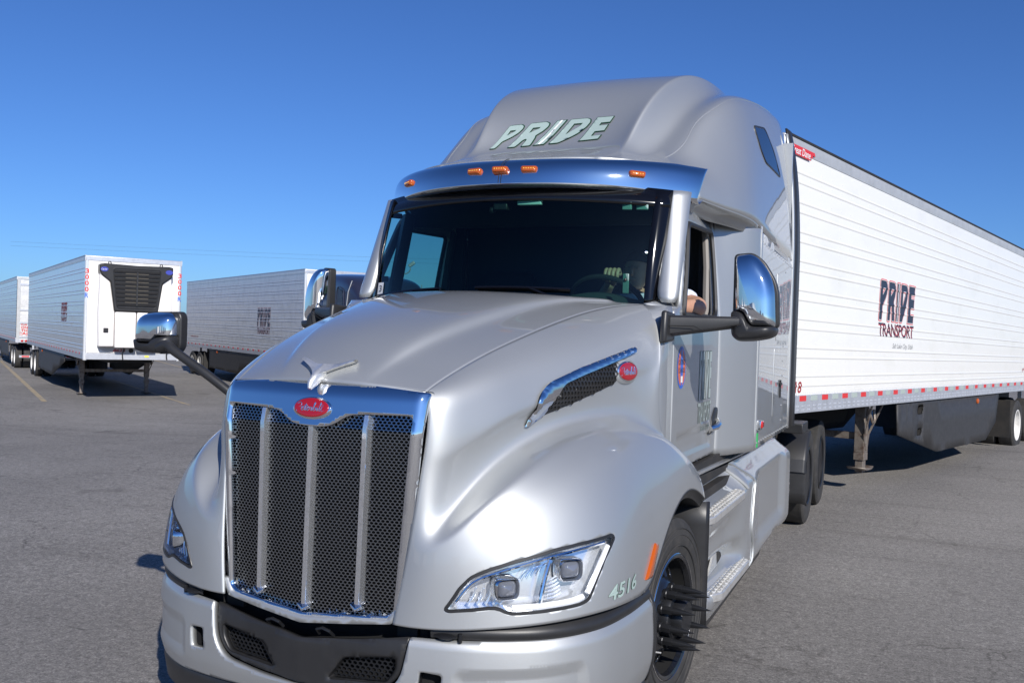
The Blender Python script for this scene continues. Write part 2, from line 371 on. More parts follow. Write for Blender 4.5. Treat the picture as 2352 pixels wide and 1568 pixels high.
# ---------------------------------------------------------------- spline surfaces
def basis(n, t, k=3):
    t = np.asarray(t, float); kn = np.r_[[0]*k, np.linspace(0, 1, n-k+1), [1]*k]
    t = np.clip(t, 0, 1-1e-9)
    B = [((kn[i] <= t) & (t < kn[i+1])).astype(float) for i in range(n+k)]
    for d in range(1, k+1):
        N = []
        for i in range(n+k-d):
            a = kn[i+d]-kn[i]; b = kn[i+d+1]-kn[i+1]
            N.append(((t-kn[i])/a*B[i] if a > 0 else 0*t) + ((kn[i+d+1]-t)/b*B[i+1] if b > 0 else 0*t))
        B = N
    return np.stack(B, -1)
class Surf:
    def __init__(s, ctrl): s.c = np.array(ctrl, float)
    def __call__(s, u, v):
        u = np.asarray(u, float); v = np.asarray(v, float)
        return np.einsum('...i,...j,ijk->...k', basis(s.c.shape[0], u), basis(s.c.shape[1], v), s.c)
    def normal(s, u, v):
        e = 1e-3; u = np.asarray(u, float); v = np.asarray(v, float)
        a = s(np.clip(u+e, 0, 1), v)-s(np.clip(u-e, 0, 1), v); b = s(u, np.clip(v+e, 0, 1))-s(u, np.clip(v-e, 0, 1))
        n = np.cross(a, b); return n/np.linalg.norm(n, axis=-1, keepdims=True)
    def inv(s, q, ax, n=160):
        """(u,v) of the surface points whose coordinates `ax` equal q"""
        if not hasattr(s, '_g') or s._ax != ax:
            g = np.linspace(0, 1, n); s._U, s._V = np.meshgrid(g, g, indexing='ij'); s._g = s(s._U, s._V); s._ax = ax
        q = np.atleast_2d(np.asarray(q, float)); ax = list(ax); G = s._g[..., ax].reshape(-1, 2)
        i = np.concatenate([((G[None]-c[:, None])**2).sum(-1).argmin(1) for c in np.array_split(q, max(1, len(q)//40))]); u = s._U.ravel()[i].copy(); v = s._V.ravel()[i].copy(); e = 1e-4
        for _ in range(10):
            P = s(u, v)[:, ax]; u1, u0 = np.minimum(u+e, 1), np.maximum(u-e, 0); v1, v0 = np.minimum(v+e, 1), np.maximum(v-e, 0)
            Ju = (s(u1, v)-s(u0, v))[:, ax]/(u1-u0)[:, None]; Jv = (s(u, v1)-s(u, v0))[:, ax]/(v1-v0)[:, None]; r = q-P
            D = Ju[:, 0]*Jv[:, 1]-Jv[:, 0]*Ju[:, 1]; D = np.where(np.abs(D) < 1e-9, 1e-9, D)
            du = np.clip((r[:, 0]*Jv[:, 1]-Jv[:, 0]*r[:, 1])/D, -.05, .05); dv = np.clip((Ju[:, 0]*r[:, 1]-r[:, 0]*Ju[:, 1])/D, -.05, .05)
            u = np.clip(u+du, 0, 1); v = np.clip(v+dv, 0, 1)
        return np.c_[u, v]
# driver-side hood flank and fender: rows run grille edge -> cowl, each listed top (seam) -> bottom edge
FEN = Surf([
 [(.470,-1.480,1.698),(.492,-1.495,1.66),(.497,-1.505,1.58),(.49,-1.515,1.47),(.482,-1.525,1.38),(.472,-1.54,1.25),(.457,-1.555,1.12),(.447,-1.567,1.02),(.432,-1.58,.91),(.415,-1.590,.80)],
 [(.480,-1.430,1.725),(.535,-1.475,1.70),(.552,-1.490,1.59),(.547,-1.505,1.46),(.535,-1.515,1.36),(.525,-1.535,1.22),(.515,-1.565,1.09),(.505,-1.583,.99),(.495,-1.592,.89),(.480,-1.597,.80)],
 [(.505,-1.320,1.772),(.590,-1.34,1.74),(.617,-1.36,1.645),(.618,-1.385,1.50),(.582,-1.40,1.41),(.570,-1.46,1.22),(.605,-1.545,1.12),(.615,-1.562,1.00),(.62,-1.562,.89),(.62,-1.567,.80)],
 [(.535,-1.200,1.820),(.635,-1.20,1.785),(.675,-1.20,1.695),(.695,-1.205,1.595),(.642,-1.225,1.515),(.635,-1.28,1.355),(.705,-1.475,1.25),(.745,-1.51,1.09),(.775,-1.505,.93),(.785,-1.51,.815)],
 [(.565,-1.060,1.868),(.675,-1.04,1.825),(.722,-1.03,1.735),(.745,-1.035,1.635),(.700,-1.05,1.57),(.695,-1.10,1.45),(.800,-1.33,1.365),(.92,-1.375,1.20),(.985,-1.375,.98),(.995,-1.38,.833)],
 [(.602,-.870,1.922),(.730,-.84,1.87),(.790,-.83,1.775),(.812,-.83,1.685),(.788,-.83,1.62),(.785,-.86,1.535),(.862,-1.03,1.47),(1.05,-1.12,1.32),(1.150,-1.13,1.02),(1.155,-1.135,.85)],
 [(.640,-.630,1.982),(.785,-.60,1.93),(.854,-.58,1.835),(.876,-.57,1.735),(.868,-.57,1.66),(.865,-.60,1.58),(.912,-.72,1.515),(1.085,-.83,1.395),(1.180,-.87,1.10),(1.180,-.88,.835)],
 [(.690,-.330,2.050),(.845,-.30,1.995),(.917,-.29,1.885),(.942,-.28,1.77),(.942,-.28,1.68),(.938,-.33,1.585),(.958,-.42,1.53),(1.095,-.51,1.435),(1.175,-.60,1.13),(1.175,-.61,.81)],
 [(.750,-.130,2.088),(.900,-.11,2.025),(.962,-.12,1.91),(.985,-.13,1.79),(.99,-.15,1.69),(.985,-.19,1.565),(.99,-.23,1.50),(1.105,-.28,1.43),(1.172,-.36,1.22),(1.172,-.40,1.00)],
 [(.800,-.010,2.105),(.935,-.01,2.045),(.990,-.05,1.94),(1.008,-.08,1.81),(1.012,-.10,1.71),(1.012,-.12,1.55),(1.02,-.12,1.475),(1.115,-.06,1.415),(1.172,-.08,1.28),(1.172,-.10,1.165)],
 [(.840,.060,2.112),(.955,.04,2.055),(1.003,.0,1.955),(1.022,-.05,1.82),(1.026,-.08,1.72),(1.028,-.08,1.54),(1.035,-.06,1.455),(1.12,.10,1.375),(1.170,.20,1.275),(1.172,.20,1.178)],
 [(.880,.120,2.118),(.965,.06,2.062),(1.010,.01,1.965),(1.030,-.04,1.83),(1.032,-.06,1.73),(1.034,-.05,1.53),(1.045,.0,1.435),(1.115,.26,1.305),(1.160,.42,1.20),(1.168,.50,1.05)],
])

def _crease(c):
    # extra control lines that tighten the flank ledge and the fender crest
    out = []
    for i, r in enumerate(c):
        k = min(1, max(0, (i-1)/2))*min(1, max(0, (9.5-i)/3)); r = [np.array(p) for p in r]
        a = r[3]*.7+r[4]*.3; a[0] = r[3][0]+(-.004 if k else a[0]-r[3][0])*1.0 if k else a[0]; r[3] = r[3]+np.array([.006*k,-.004*k,0])
        v = r[5].copy(); v[0] -= .012*k; b = v*.45+r[6]*.55; b[0] -= .012*k; d = r[6]*.75+r[7]*.25; d[2] += .014*k
        out.append([r[0], r[1], r[2], r[3], a, r[4], v, b, r[6]+np.array([.0,-.006*k,.010*k]), d, r[7], r[8], r[9]])
    return np.array(out)
FEN = Surf(_crease(FEN.c))
# roof fairing, driver half: rows run front -> rear, each listed centre -> side edge
ROOF = Surf([
 [(0,.30,2.965),(.30,.315,2.965),(.50,.37,2.965),(.65,.44,2.962),(.80,.56,2.955),(.94,.72,2.94),(1.00,.80,2.86),(1.00,.80,2.775)],
 [(0,.55,3.02),(.34,.55,3.02),(.54,.58,3.01),(.68,.63,2.995),(.80,.74,2.985),(.96,.88,2.965),(1.06,1.00,2.86),(1.055,.98,2.765)],
 [(0,.88,3.09),(.38,.84,3.09),(.54,.78,3.08),(.66,.80,3.03),(.80,.90,3.04),(.96,1.00,3.03),(1.095,1.15,2.88),(1.095,1.13,2.755)],
 [(0,1.04,3.21),(.42,.98,3.19),(.54,.90,3.17),(.67,.93,3.09),(.83,1.05,3.15),(.97,1.14,3.12),(1.135,1.30,2.90),(1.14,1.28,2.75)],
 [(0,1.20,3.45),(.45,1.14,3.42),(.57,1.10,3.38),(.69,1.13,3.22),(.85,1.29,3.35),(.99,1.38,3.27),(1.17,1.50,2.94),(1.175,1.48,2.745)],
 [(0,1.44,3.68),(.49,1.40,3.65),(.61,1.40,3.60),(.73,1.42,3.44),(.90,1.58,3.55),(1.03,1.66,3.42),(1.185,1.70,2.97),(1.195,1.69,2.74)],
 [(0,1.85,3.85),(.52,1.83,3.83),(.65,1.83,3.79),(.77,1.85,3.66),(.93,1.95,3.71),(1.06,2.00,3.56),(1.18,2.00,3.03),(1.203,1.98,2.70)],
 [(0,2.40,3.95),(.54,2.38,3.94),(.68,2.38,3.91),(.80,2.40,3.83),(.95,2.45,3.81),(1.08,2.50,3.63),(1.175,2.50,3.08),(1.205,2.50,2.665)],
 [(0,2.95,3.98),(.55,2.95,3.97),(.69,2.95,3.95),(.82,2.95,3.89),(.98,2.95,3.87),(1.095,2.95,3.73),(1.17,2.95,3.12),(1.205,2.98,2.645)],
 [(0,3.50,3.98),(.55,3.50,3.97),(.70,3.50,3.95),(.83,3.50,3.90),(1.0,3.50,3.90),(1.11,3.50,3.77),(1.165,3.50,3.14),(1.205,3.52,2.63)],
])
def _crisp(c):
    # tighter edge between the raised dome and the hollow beside it
    out = []
    for i, r in enumerate(c):
        r = [np.array(p) for p in r]; k = [0,0,.4,.9,1,1,.9,.6,.4,.3][i]; e = r[2].copy(); e[2] = r[1][2]-.25*(r[1][2]-r[2][2]); v = r[3].copy(); v[2] -= .05*k
        o = e.copy(); o[0] += .03; o[1] += .01*k; o[2] -= .45*(e[2]-v[2]); out.append([r[0], r[1], e+np.array([-.02,0,.004*k]), e, o, v, *r[4:]])
    return np.array(out)
ROOF = Surf(_crisp(ROOF.c))
VISOR = Surf([
 [(0,0.335,2.968),(0.35,0.36,2.968),(0.65,0.47,2.968),(0.88,0.63,2.966),(0.985,0.75,2.958),(1.045,0.84,2.955)],
 [(0,0.22,2.952),(0.35,0.25,2.952),(0.66,0.38,2.95),(0.91,0.56,2.942),(1.02,0.7,2.932),(1.048,0.78,2.927)],
 [(0,0.153,2.899),(0.35,0.188,2.899),(0.67,0.333,2.894),(0.92,0.533,2.879),(1.035,0.678,2.864),(1.045,0.733,2.874)],
 [(0,0.136,2.84),(0.35,0.176,2.84),(0.67,0.321,2.835),(0.91,0.516,2.81),(1.02,0.651,2.79),(1.036,0.701,2.81)],
 [(0,0.128,2.79),(0.35,0.168,2.79),(0.67,0.318,2.785),(0.9,0.508,2.765),(1,0.633,2.745),(1.025,0.678,2.75)],
])
# ================================================================ GROUND
def gz(x, y):
    t = np.clip((-x-3)/13, 0, 1); return -.40*t*t*(3-2*t)
def ground():
    xs = np.r_[-900,-300,-120,-60,-45,np.arange(-36,8,1.0),10,14,20,30,50,90,200,600,1500]; ys = np.r_[-900,-200,-80,-40,-20,-10,np.arange(-6,60,2.0),80,120,200,400,900,2500]
    P = np.array([[(x, y, gz(x, y)) for y in ys] for x in xs]); mb = MB().grid(P)
    m = mat('asphalt', (.12,.112,.105), 0, .9); t = m.node_tree; b = t.nodes['Principled BSDF']; co = t.nodes.new('ShaderNodeTexCoord')
    def noise(sc, det=6, rough=.6, stretch=None):
        n = t.nodes.new('ShaderNodeTexNoise'); n.inputs['Scale'].default_value = sc; n.inputs['Detail'].default_value = det; n.inputs['Roughness'].default_value = rough
        src = co.outputs['Object']
        if stretch: mp = t.nodes.new('ShaderNodeMapping'); mp.inputs['Scale'].default_value = stretch; t.links.new(src, mp.inputs[0]); src = mp.outputs[0]
        t.links.new(src, n.inputs['Vector']); return n.outputs['Fac']
    def ramp(f, p0, p1, c0, c1):
        r = t.nodes.new('ShaderNodeValToRGB'); e = r.color_ramp.elements; e[0].position = p0; e[1].position = p1; e[0].color = (*c0, 1); e[1].color = (*c1, 1); t.links.new(f, r.inputs[0]); return r.outputs[0]
    def mix(a, bb, mode='MULTIPLY', fac=1.0):
        x = t.nodes.new('ShaderNodeMix'); x.data_type = 'RGBA'; x.blend_type = mode; x.inputs[0].default_value = fac
        t.links.new(a, x.inputs[6]); t.links.new(bb, x.inputs[7]); return x.outputs[2]
    g = ramp(noise(.16, 6, .65), .36, .66, (.215,.203,.188), (.315,.30,.28))
    g = mix(g, ramp(noise(75, 3, .7), .30, .72, (.50,.49,.48), (1.35,1.34,1.33)))
    g = mix(g, ramp(noise(230, 2, .8), .36, .70, (.62,.62,.62), (1.3,1.3,1.3)))
    vo = t.nodes.new('ShaderNodeTexVoronoi'); vo.inputs['Scale'].default_value = 42; t.links.new(co.outputs['Object'], vo.inputs['Vector'])
    g = mix(g, ramp(vo.outputs['Distance'], .07, .13, (1.7,1.68,1.62), (1,1,1)))          # pale stones in the wearing course
    g = mix(g, ramp(noise(.55, 7, .65, (1,3.5,1)), .58, .80, (1,1,1), (.62,.61,.60)))      # oily streaks
    v = t.nodes.new('ShaderNodeTexVoronoi'); v.feature = 'DISTANCE_TO_EDGE'; v.inputs['Scale'].default_value = .28
    wv = t.nodes.new('ShaderNodeTexNoise'); wv.inputs['Scale'].default_value = 1.6; wv.inputs['Detail'].default_value = 8; t.links.new(co.outputs['Object'], wv.inputs['Vector'])
    ad = t.nodes.new('ShaderNodeMix'); ad.data_type = 'RGBA'; ad.blend_type = 'ADD'; ad.inputs[0].default_value = .9; t.links.new(co.outputs['Object'], ad.inputs[6]); t.links.new(wv.outputs['Color'], ad.inputs[7]); t.links.new(ad.outputs[2], v.inputs['Vector'])
    ck = ramp(v.outputs['Distance'], .0, .0036, (0,0,0), (1,1,1)); mk = ramp(noise(.35, 3, .6), .44, .54, (1,1,1), (0,0,0)); orr = mix(ck, mk, 'LIGHTEN')
    g = mix(g, ramp(orr, 0, 1, (.48,.47,.46), (1,1,1)))                                     # broken hairline cracks
    g = mix(g, ramp(noise(1.3, 4, .6), .62, .74, (1,1,1), (.62,.61,.60)))                   # oil spots
    g = mix(g, ramp(noise(14, 5, .8), .33, .68, (.70,.70,.70), (1.22,1.22,1.22)))
    g = mix(g, ramp(noise(33, 3, .8), .34, .68, (.66,.66,.66), (1.32,1.32,1.32)))
    g = mix(g, ramp(noise(.9, 5, .7, (.10,1.6,1)), .55, .72, (1,1,1), (.74,.73,.72)))       # tyre tracks along the lot
    g = mix(g, ramp(noise(6.5, 2, .5, (.28,2.2,1)), .70, .745, (1,1,1), (.45,.44,.44)))     # short skid flecks
    t.links.new(g, b.inputs['Base Color'])
    k = t.nodes.new('ShaderNodeBump'); k.inputs['Strength'].default_value = .8; k.inputs['Distance'].default_value = .006; t.links.new(noise(80, 5, .75), k.inputs['Height']); t.links.new(k.outputs[0], b.inputs['Normal'])
    o = mb.build('ground', m, angle=180); tag(o, kind='structure')
    def stripe(a, bb, w):
        n = 40; a = np.array(a); bb = np.array(bb); d = (bb-a)/np.linalg.norm(bb-a); s = np.array([-d[1], d[0]]); G = []
        for i in range(n+1):
            p = a+(bb-a)*i/n; G.append([(*(p+s*w/2*q), gz(*(p+s*w/2*q))+.006) for q in (-1,1)])
        s_ = MB().grid(G).build('parking_line', YELLOW, angle=180); tag(s_, kind='structure'); return s_
    stripe((-41.2,28.3), (-19.9,13.5), .14); stripe((-48,43.1), (-24.5,25.9), .13); stripe((-26,21.5), (-16.5,15.4), .10)
ground()
# ================================================================ TRACTOR
TR = empty('semi_truck', (0,0,0)); tag(TR, 'silver semi truck with chrome grille, chrome visor and spiked front wheel nuts', 'semi truck')
SY = np.array([1,-1,1])
def surf_obj(name, S, nu, nv, m, parent, solid=.008, flip=False, u=(0,1), v=(0,1), angle=180):
    U, V = np.meshgrid(np.linspace(*u, nu), np.linspace(*v, nv), indexing='ij'); P = S(U, V)
    if flip: P = P[:, ::-1]
    mb = MB().grid(P); return mb.build(name, m, parent, fix=False, solid=solid, angle=angle)
# ---- hood top panel (power dome between the two seams)
def hood():
    seam = FEN.c[:, 0]; rows = []
    n = len(seam)
    for i, (xs, ys, zs) in enumerate(seam):
        f = i/(n-1); xs -= .004; wd = xs*(.44+.38*f); dome = .042*min(1, max(0, (f-.06)/.25))*(1-.55*max(0, (f-.55)/.45)); cr = .018+.037*math.sin(math.pi*min(1, f*1.05+.05)); yo = -.062-.145*f
        row = []
        for x, h in ((1,0),(.93,0),((wd+xs)/2/xs,0),((wd+.030)/xs,0),((wd+.008)/xs,.35),((wd-.018)/xs,1),(wd*.55/xs,1),(0,1)):
            q = 1-min(1, x)**2; row.append((xs*x, ys+yo*q, zs+cr*q+dome*h*(1.0 if x > .01 else 1.12)))
        rows.append([(-a, b, c) for a, b, c in row]+row[::-1][1:])
    HOOD = Surf(rows)
    surf_obj('hood', HOOD, 90, 110, SILVER, TR, flip=True)
    return HOOD
HOOD = hood()
HEADL = [(-1.558,.882),(-1.555,.875),(-1.486,.897),(-1.464,.876),(-1.447,.873),(-1.371,.880),(-1.259,.890),(-1.221,.902),(-1.175,.974),(-1.115,1.047),(-1.029,1.117),(-1.04,1.13),(-1.218,1.117),(-1.316,1.104),(-1.431,1.068),(-1.485,1.04),(-1.519,1.01),(-1.538,.965)]
HEADL = roundpoly(HEADL, .012, 3)
HUV = FEN.inv(HEADL, (1,2))
_vv = np.linspace(0, 1, 801); _uu = np.linspace(.05, .6, 12)
_al = np.r_[0, np.cumsum(np.mean([np.linalg.norm(np.diff(FEN(np.full(801, q), _vv), axis=0), axis=1) for q in _uu], 0))]; _al /= _al[-1]
def fender():
    g = np.linspace(0, 1, 130); h = np.linspace(0, 1, 110)      # second coordinate runs by arc length down the flank
    O = np.array([(a, 0) for a in g[:-1]]+[(1, b) for b in h[:-1]]+[(a, 1) for a in g[::-1][:-1]]+[(0, b) for b in h[::-1][:-1]])
    hole = resample(np.c_[HUV[:, 0], np.interp(HUV[:, 1], _vv, _al)], .006); G = np.array([(a, b) for a in g[1:-1] for b in h[1:-1]]); G = G[~inpolys(G, hole)]
    G = np.array([q for q in G if np.hypot(*(hole-q).T).min() > .004]); V, F = cdt(O, [hole], G); V[:, 1] = np.interp(V[:, 1], _al, _vv)
    P = FEN(V[:, 0], V[:, 1])
    o = obj('hood_side', P, F, SILVER, TR, angle=180, solid=.012)
    b = bmesh.new(); b.from_mesh(o.data); b.normal_update()
    if sum(f.normal.x for f in b.faces) < 0: bmesh.ops.reverse_faces(b, faces=b.faces)
    b.to_mesh(o.data); b.free()
    return o
fl = fender(); fr = mirror(fl)
def on_fen(yz, off=0.0):
    """points given as (y,z) laid onto the flank surface, lifted by off"""
    uv = FEN.inv(yz, (1,2)); P = FEN(uv[:, 0], uv[:, 1]); N = FEN.normal(uv[:, 0], uv[:, 1])
    N = N*np.sign(N[:, :1]+1e-9); return P+N*off, N
# black wheel-arch lip just inside the fender edge, and inner liner
def arch():
    v = np.linspace(.62, 1, 60); e = FEN(v, np.ones_like(v)); mb = MB()
    G = [[p, p+np.array([-.012,0,-.003]), p+np.array([-.03,(.03 if q < .66 else 0),-.045]), p+np.array([-.12,0,-.05]), p+np.array([-.42,0,-.03])] for p, q in zip(e, v)]
    mb.grid(G); o = mb.build('wheel_arch_liner', BLACKP, TR, solid=.006, angle=60); mirror(o)
arch()
# ---- roof fairing, visor
def whole(S): c = S.c; L = c[:, :0:-1]*np.array([-1,1,1]); return Surf(np.concatenate([L, c], 1))
rf = rr = surf_obj('roof_fairing', whole(ROOF), 110, 200, SILVER, TR, solid=.01, flip=True)
vs = surf_obj('visor', whole(VISOR), 40, 120, CHROME, TR, solid=.012)
# ---- cab shell pieces
def door_x(y, z): return 1.03-.075*max(0, z-2.06)-.03*max(0, (z-2.06))**2*2+.006*math.sin(math.pi*min(1, max(0, (z-1.2)/.9)))
WIN = roundpoly([(.40,2.075),(1.27,2.075),(1.335,2.63),(.68,2.615)], [.02,.09,.05,.05], 6)
DOOR = roundpoly([(.205,1.22),(1.36,1.205),(1.405,2.69),(.66,2.70),(.36,2.12),(.205,2.09)], [.03,.05,.06,.08,.03,.02], 4)
DD = roundpoly([(.30,1.27),(1.26,1.26),(1.20,1.36),(1.10,1.43),(.32,1.40)], .03, 4); DD = DD if DD is not None else DD
def dents(y, z): return -.014*depth_in(np.array([y, z]), DD, .022)      # shallow pressing in the lower door skin
dl = panel('door', DOOR, [WIN], lambda y, z: (door_x(y, z)+dents(y, z), y, z), SILVER, TR, step=.035, solid=.03, angle=60, loops=[DD, inset(DD, -.022)])
def flipout(o, ax=0, sgn=1):
    b = bmesh.new(); b.from_mesh(o.data); b.normal_update()
    if sum(f.normal[ax]*f.calc_area() for f in b.faces)*sgn < 0: bmesh.ops.reverse_faces(b, faces=b.faces)
    b.to_mesh(o.data); b.free(); return o
flipout(dl)
mb = MB(); w3 = [(door_x(y, z)+.004, y, z) for y, z in resample(WIN, .03)]; mb.tube(w3, .016, n=6, closed=True); wsl = mb.build('window_seal', BLACKP, dl)
# door handle
mb = MB()
hp = roundpoly([(1.17,1.335),(1.34,1.36),(1.40,1.50),(1.30,1.505),(1.22,1.44)], .03, 4); c = np.array([door_x(1.27,1.4)+.002,1.275,1.42])
mb.dome([(door_x(y, z)+.003, y, z) for y, z in hp], c, (.02,0,0), (.012,0,0), n=4); mb.build('handle_cup', BLACKP, dl)
mb = MB(); mb.tube([(1.045,1.185,1.375),(1.07,1.24,1.385),(1.072,1.32,1.40),(1.05,1.385,1.415)], [.016,.02,.02,.016], n=8, flat=.8); mb.build('handle', CHROME, dl)
dr = mirror(dl)
# side glass of the passenger door (the driver's pane is wound down)
V, F = cdt(resample(WIN, .06)); pane = obj('window_pane', [(-door_x(y, z)+.012, y, z) for y, z in V], F, SIDEGL, dr)
# cowl side between hood and door
def cowl():
    G = []
    for z in np.linspace(1.22, 2.112, 30):
        ex = np.interp(z, [1.22,1.83,1.965,2.062,2.118], [1.033,1.031,1.010,.965,.885]); ey = np.interp(z, [1.22,1.83,1.965,2.062,2.118], [-.05,-.045,.01,.06,.12]); dx = 1.033-.012*max(0, (z-2.0)/.1)**2
        G.append([(ex-.035,ey-.02,z-.01),(ex-.008,ey+.004,z),(ex+(dx-ex)*.35+.002,ey+(.196-ey)*.22,z),(ex+(dx-ex)*.75,ey+(.196-ey)*.55,z),(dx,.196,z)])
    o = MB().grid(G).build('cowl_side', SILVER, TR, solid=.012, angle=60, fix=False); flipout(o); mirror(o)
    G = []     # upper corner running up to the pillar base
    for t in np.linspace(0, 1, 8):
        G.append([(.86+.13*t,.20+.02*t,2.125-.02*t),(.90+.115*t,.30,2.145-.035*t),(.93+.095*t,.38,2.15-.04*t),(.95+.08*t,.46,2.16-.05*t)])
    o = MB().grid(G).build('cowl_corner', SILVER, TR, solid=.01, angle=60, fix=False); flipout(o, 2); mirror(o)
cowl()
# windshield, black border, pillars
def wsp(x, t, off=0):
    y0, z0 = .0+.36*x*x, 2.105; y1, z1 = .235+.30*x*x, 2.80-.04*x*x
    b = -.028*math.sin(math.pi*t); return np.array([x*(1+.0*t), y0+(y1-y0)*t+b-off, z0+(z1-z0)*t+off*.4])
G = [[wsp(x, t) for t in np.linspace(0, 1, 14)] for x in np.linspace(-.90, .90, 40)]
ws = MB().grid(G).build('windshield', GLASS, TR, fix=False, angle=180)
mb = MB()
for s in (-1, 1): mb.grid([[wsp(s*x, t, .004) for t in np.linspace(0, 1, 14)] for x in ((.845,.875,.93) if s > 0 else (.885,.9,.93))])
mb.grid([[wsp(x, t, .004) for t in (.86,.9,1.02)] for x in np.linspace(-.93, .93, 40)])
mb.grid([[wsp(x, t, .004) for t in (-.06,0,.03)] for x in np.linspace(-.93, .93, 40)])
mb.build('windshield_border', FRIT, ws, fix=False, solid=.006)
mb = MB(); a0 = np.array([.855,.37,2.10]); a1 = np.array([.862,.57,2.70])
for s in (-1, 1):
    q = np.array([s,1,1]); mb = MB(); mb.prism([q*p for p in (a0, a0+[.06,.05,0], a0+[.07,.13,0], a0+[-.03,.08,0])], (a1-a0)*q); mb.build('pillar', BLACKP, TR, bevel=.01)
def pillar_cover():
    G = []
    for t in np.linspace(0, 1, 20):
        z = 2.135+.645*t; i = np.array([.912,.262+.232*t,z]); o = np.array([1.030-.018*t,.285+.305*t,z])
        e = max(0, 1-t/.09)**2; i = i+np.array([.030*e,.006*e,0]); o = o-np.array([.016*e,.002*e,0])
        m_ = (i+o)/2+np.array([.008,-.026,0]); G.append([i+[-.003,.016,0], i, i*.6+m_*.4+[.0,-.007,0], m_, o*.6+m_*.4+[.003,-.006,0], o, o+[-.006,.020,0]])
    mb = MB().grid(G); o = mb.build('pillar_deflector', SILVER, TR, solid=.008, angle=180, fix=False); flipout(o, 1, -1); return o
pc = pillar_cover(); mirror(pc)
# black stand-off brackets behind the deflector
for z, y in ((2.26,.33),(2.68,.48)): mb = MB(); mb.tube([(.90,y+.09,z),(.955,y,z)], .018, n=8); pb = mb.build('deflector_bracket', BLACKP, TR); mirror(pb)
# flared pillar between door and sleeper
def flare():
    G = []
    for z in np.linspace(1.175, 2.735, 30):
        top = max(0, (z-2.06)); x0 = door_x(1.4, z)-.004
        pts = [(x0-.02,1.395),(x0,1.402),(x0+.012,1.425),(x0+.06,1.52),(1.135,1.66),(1.178,1.78),(1.197,1.86),(1.203,1.93)]
        G.append([(x, y+.02*(2.7-z)/1.5, z) for x, y in pts])
    o = MB().grid(G).build('cab_side_flare', SILVER, TR, solid=.012, angle=180, fix=False); flipout(o); mirror(o)
flare()
# underside scoop of the roof fairing over the door
def scoop():
    e = ROOF(np.linspace(.0, .62, 30), np.ones(30)); G = []
    for i, p in enumerate(e):
        f = i/29; k = min(1, math.sin(math.pi*min(1, f*.98+.02))*1.6); k = k if f > .5 else max(k, .75); inn = np.array([.945+.10*f*f, .66+.74*f, 2.725]); inn = inn*k+(p+np.array([-.03,0,-.03]))*(1-k)
        G.append([p, p+np.array([-.010,.0,-.012]), p*.62+inn*.38+np.array([0,0,.022*k]), p*.3+inn*.7+np.array([0,0,.016*k]), inn, inn+np.array([-.01,.01,-.04])])
    o = MB().grid(G).build('roof_scoop', SILVER, TR, solid=.008, angle=180); flipout(o, 2, -1); mirror(o)
scoop()
# sleeper side: flat riveted panel with access doors
SLP = [(1.90,1.185),(3.56,1.20),(3.56,2.625),(1.90,2.695)]
sl = panel('sleeper_side', SLP, [], lambda y, z: (1.203, y, z), SILVER, TR, step=.12, solid=.02); flipout(sl)
mb = MB()
for y in np.arange(1.95, 3.55, .105): mb.ball((1.204,y,1.225), .008, 6); mb.ball((1.204,y,2.635-.042*(y-1.9)), .006, 6)
for z in np.arange(1.3, 2.6, .12): mb.ball((1.204,3.13,z), .007, 6)
tag(mb.build('rivets', SILVER, sl), kind='stuff')
def access(nm, y0, y1, z0, z1, cut=0):
    out = roundpoly([(y0,z0),(y1,z0),(y1,z1-cut),(y1-cut,z1),(y0,z1)] if cut else [(y0,z0),(y1,z0),(y1,z1),(y0,z1)], .02, 3)
    mb = MB(); P = [(1.203,y,z) for y, z in out]; V, F = drape_strip(P, [(1,0,0)]*len(P), .014, .0025); mb.add(V, F); mb.build(nm, BLACKP if cut < 0 else SILVER, sl)
    V, F = cdt(out); obj(nm+'_skin', [(1.2065,y,z) for y, z in V], F, SILVER, sl)
access('vent_door', 2.70, 3.02, 1.95, 2.46, .09); access('luggage_door', 2.66, 3.02, 1.36, 1.88)
mb = MB(); mb.box((1.212,2.99,1.56), (.012,.03,.14)); mb.box((1.22,2.97,1.60), (.012,.06,.02)); mb.build('door_latch', BLACKP, sl)
mb = MB(); mb.box((1.215,1.985,1.345), (.03,.05,.07)); mb.build('marker_bezel', CHROME, sl, bevel=.006)
mb = MB(); mb.box((1.225,2.02,1.35), (.03,.07,.05)); mb.build('marker_lens', REDL, sl, bevel=.008)
mb = MB(); mb.box((1.205,1.985,1.24), (.004,.045,.10)); mb.build('green_decal', GREENV, sl)
slr = mirror(sl)
# rear side extender: silver strip + black rubber edge
def extender():
    for nm, y0, y1, m, t in (('side_extender', 3.535, 3.60, SILVER, .02), ('extender_rubber', 3.60, 3.84, BLACKP, .015)):
        G = []
        for z in np.linspace(1.2, 2.60, 10) if nm == 'x' else np.r_[np.linspace(1.2, 2.60, 8), np.linspace(2.66, 3.78 if 'rub' in nm else 3.72, 14)]:
            k = max(0, (z-2.7))/1.1; x = 1.203-.03*k-.075*k**3
            G.append([(x+.004, y0, z), (x+.004+(y1-y0)*.06, (y0+y1)/2, z), (x+.004+(y1-y0)*.08, y1-(.06*k if 'rub' in nm else .06*max(0, (z-3.5)/.28)**2), z)])
        o = MB().grid(G).build(nm, m, TR, solid=t, fix=False, angle=50); flipout(o); mirror(o)
extender()
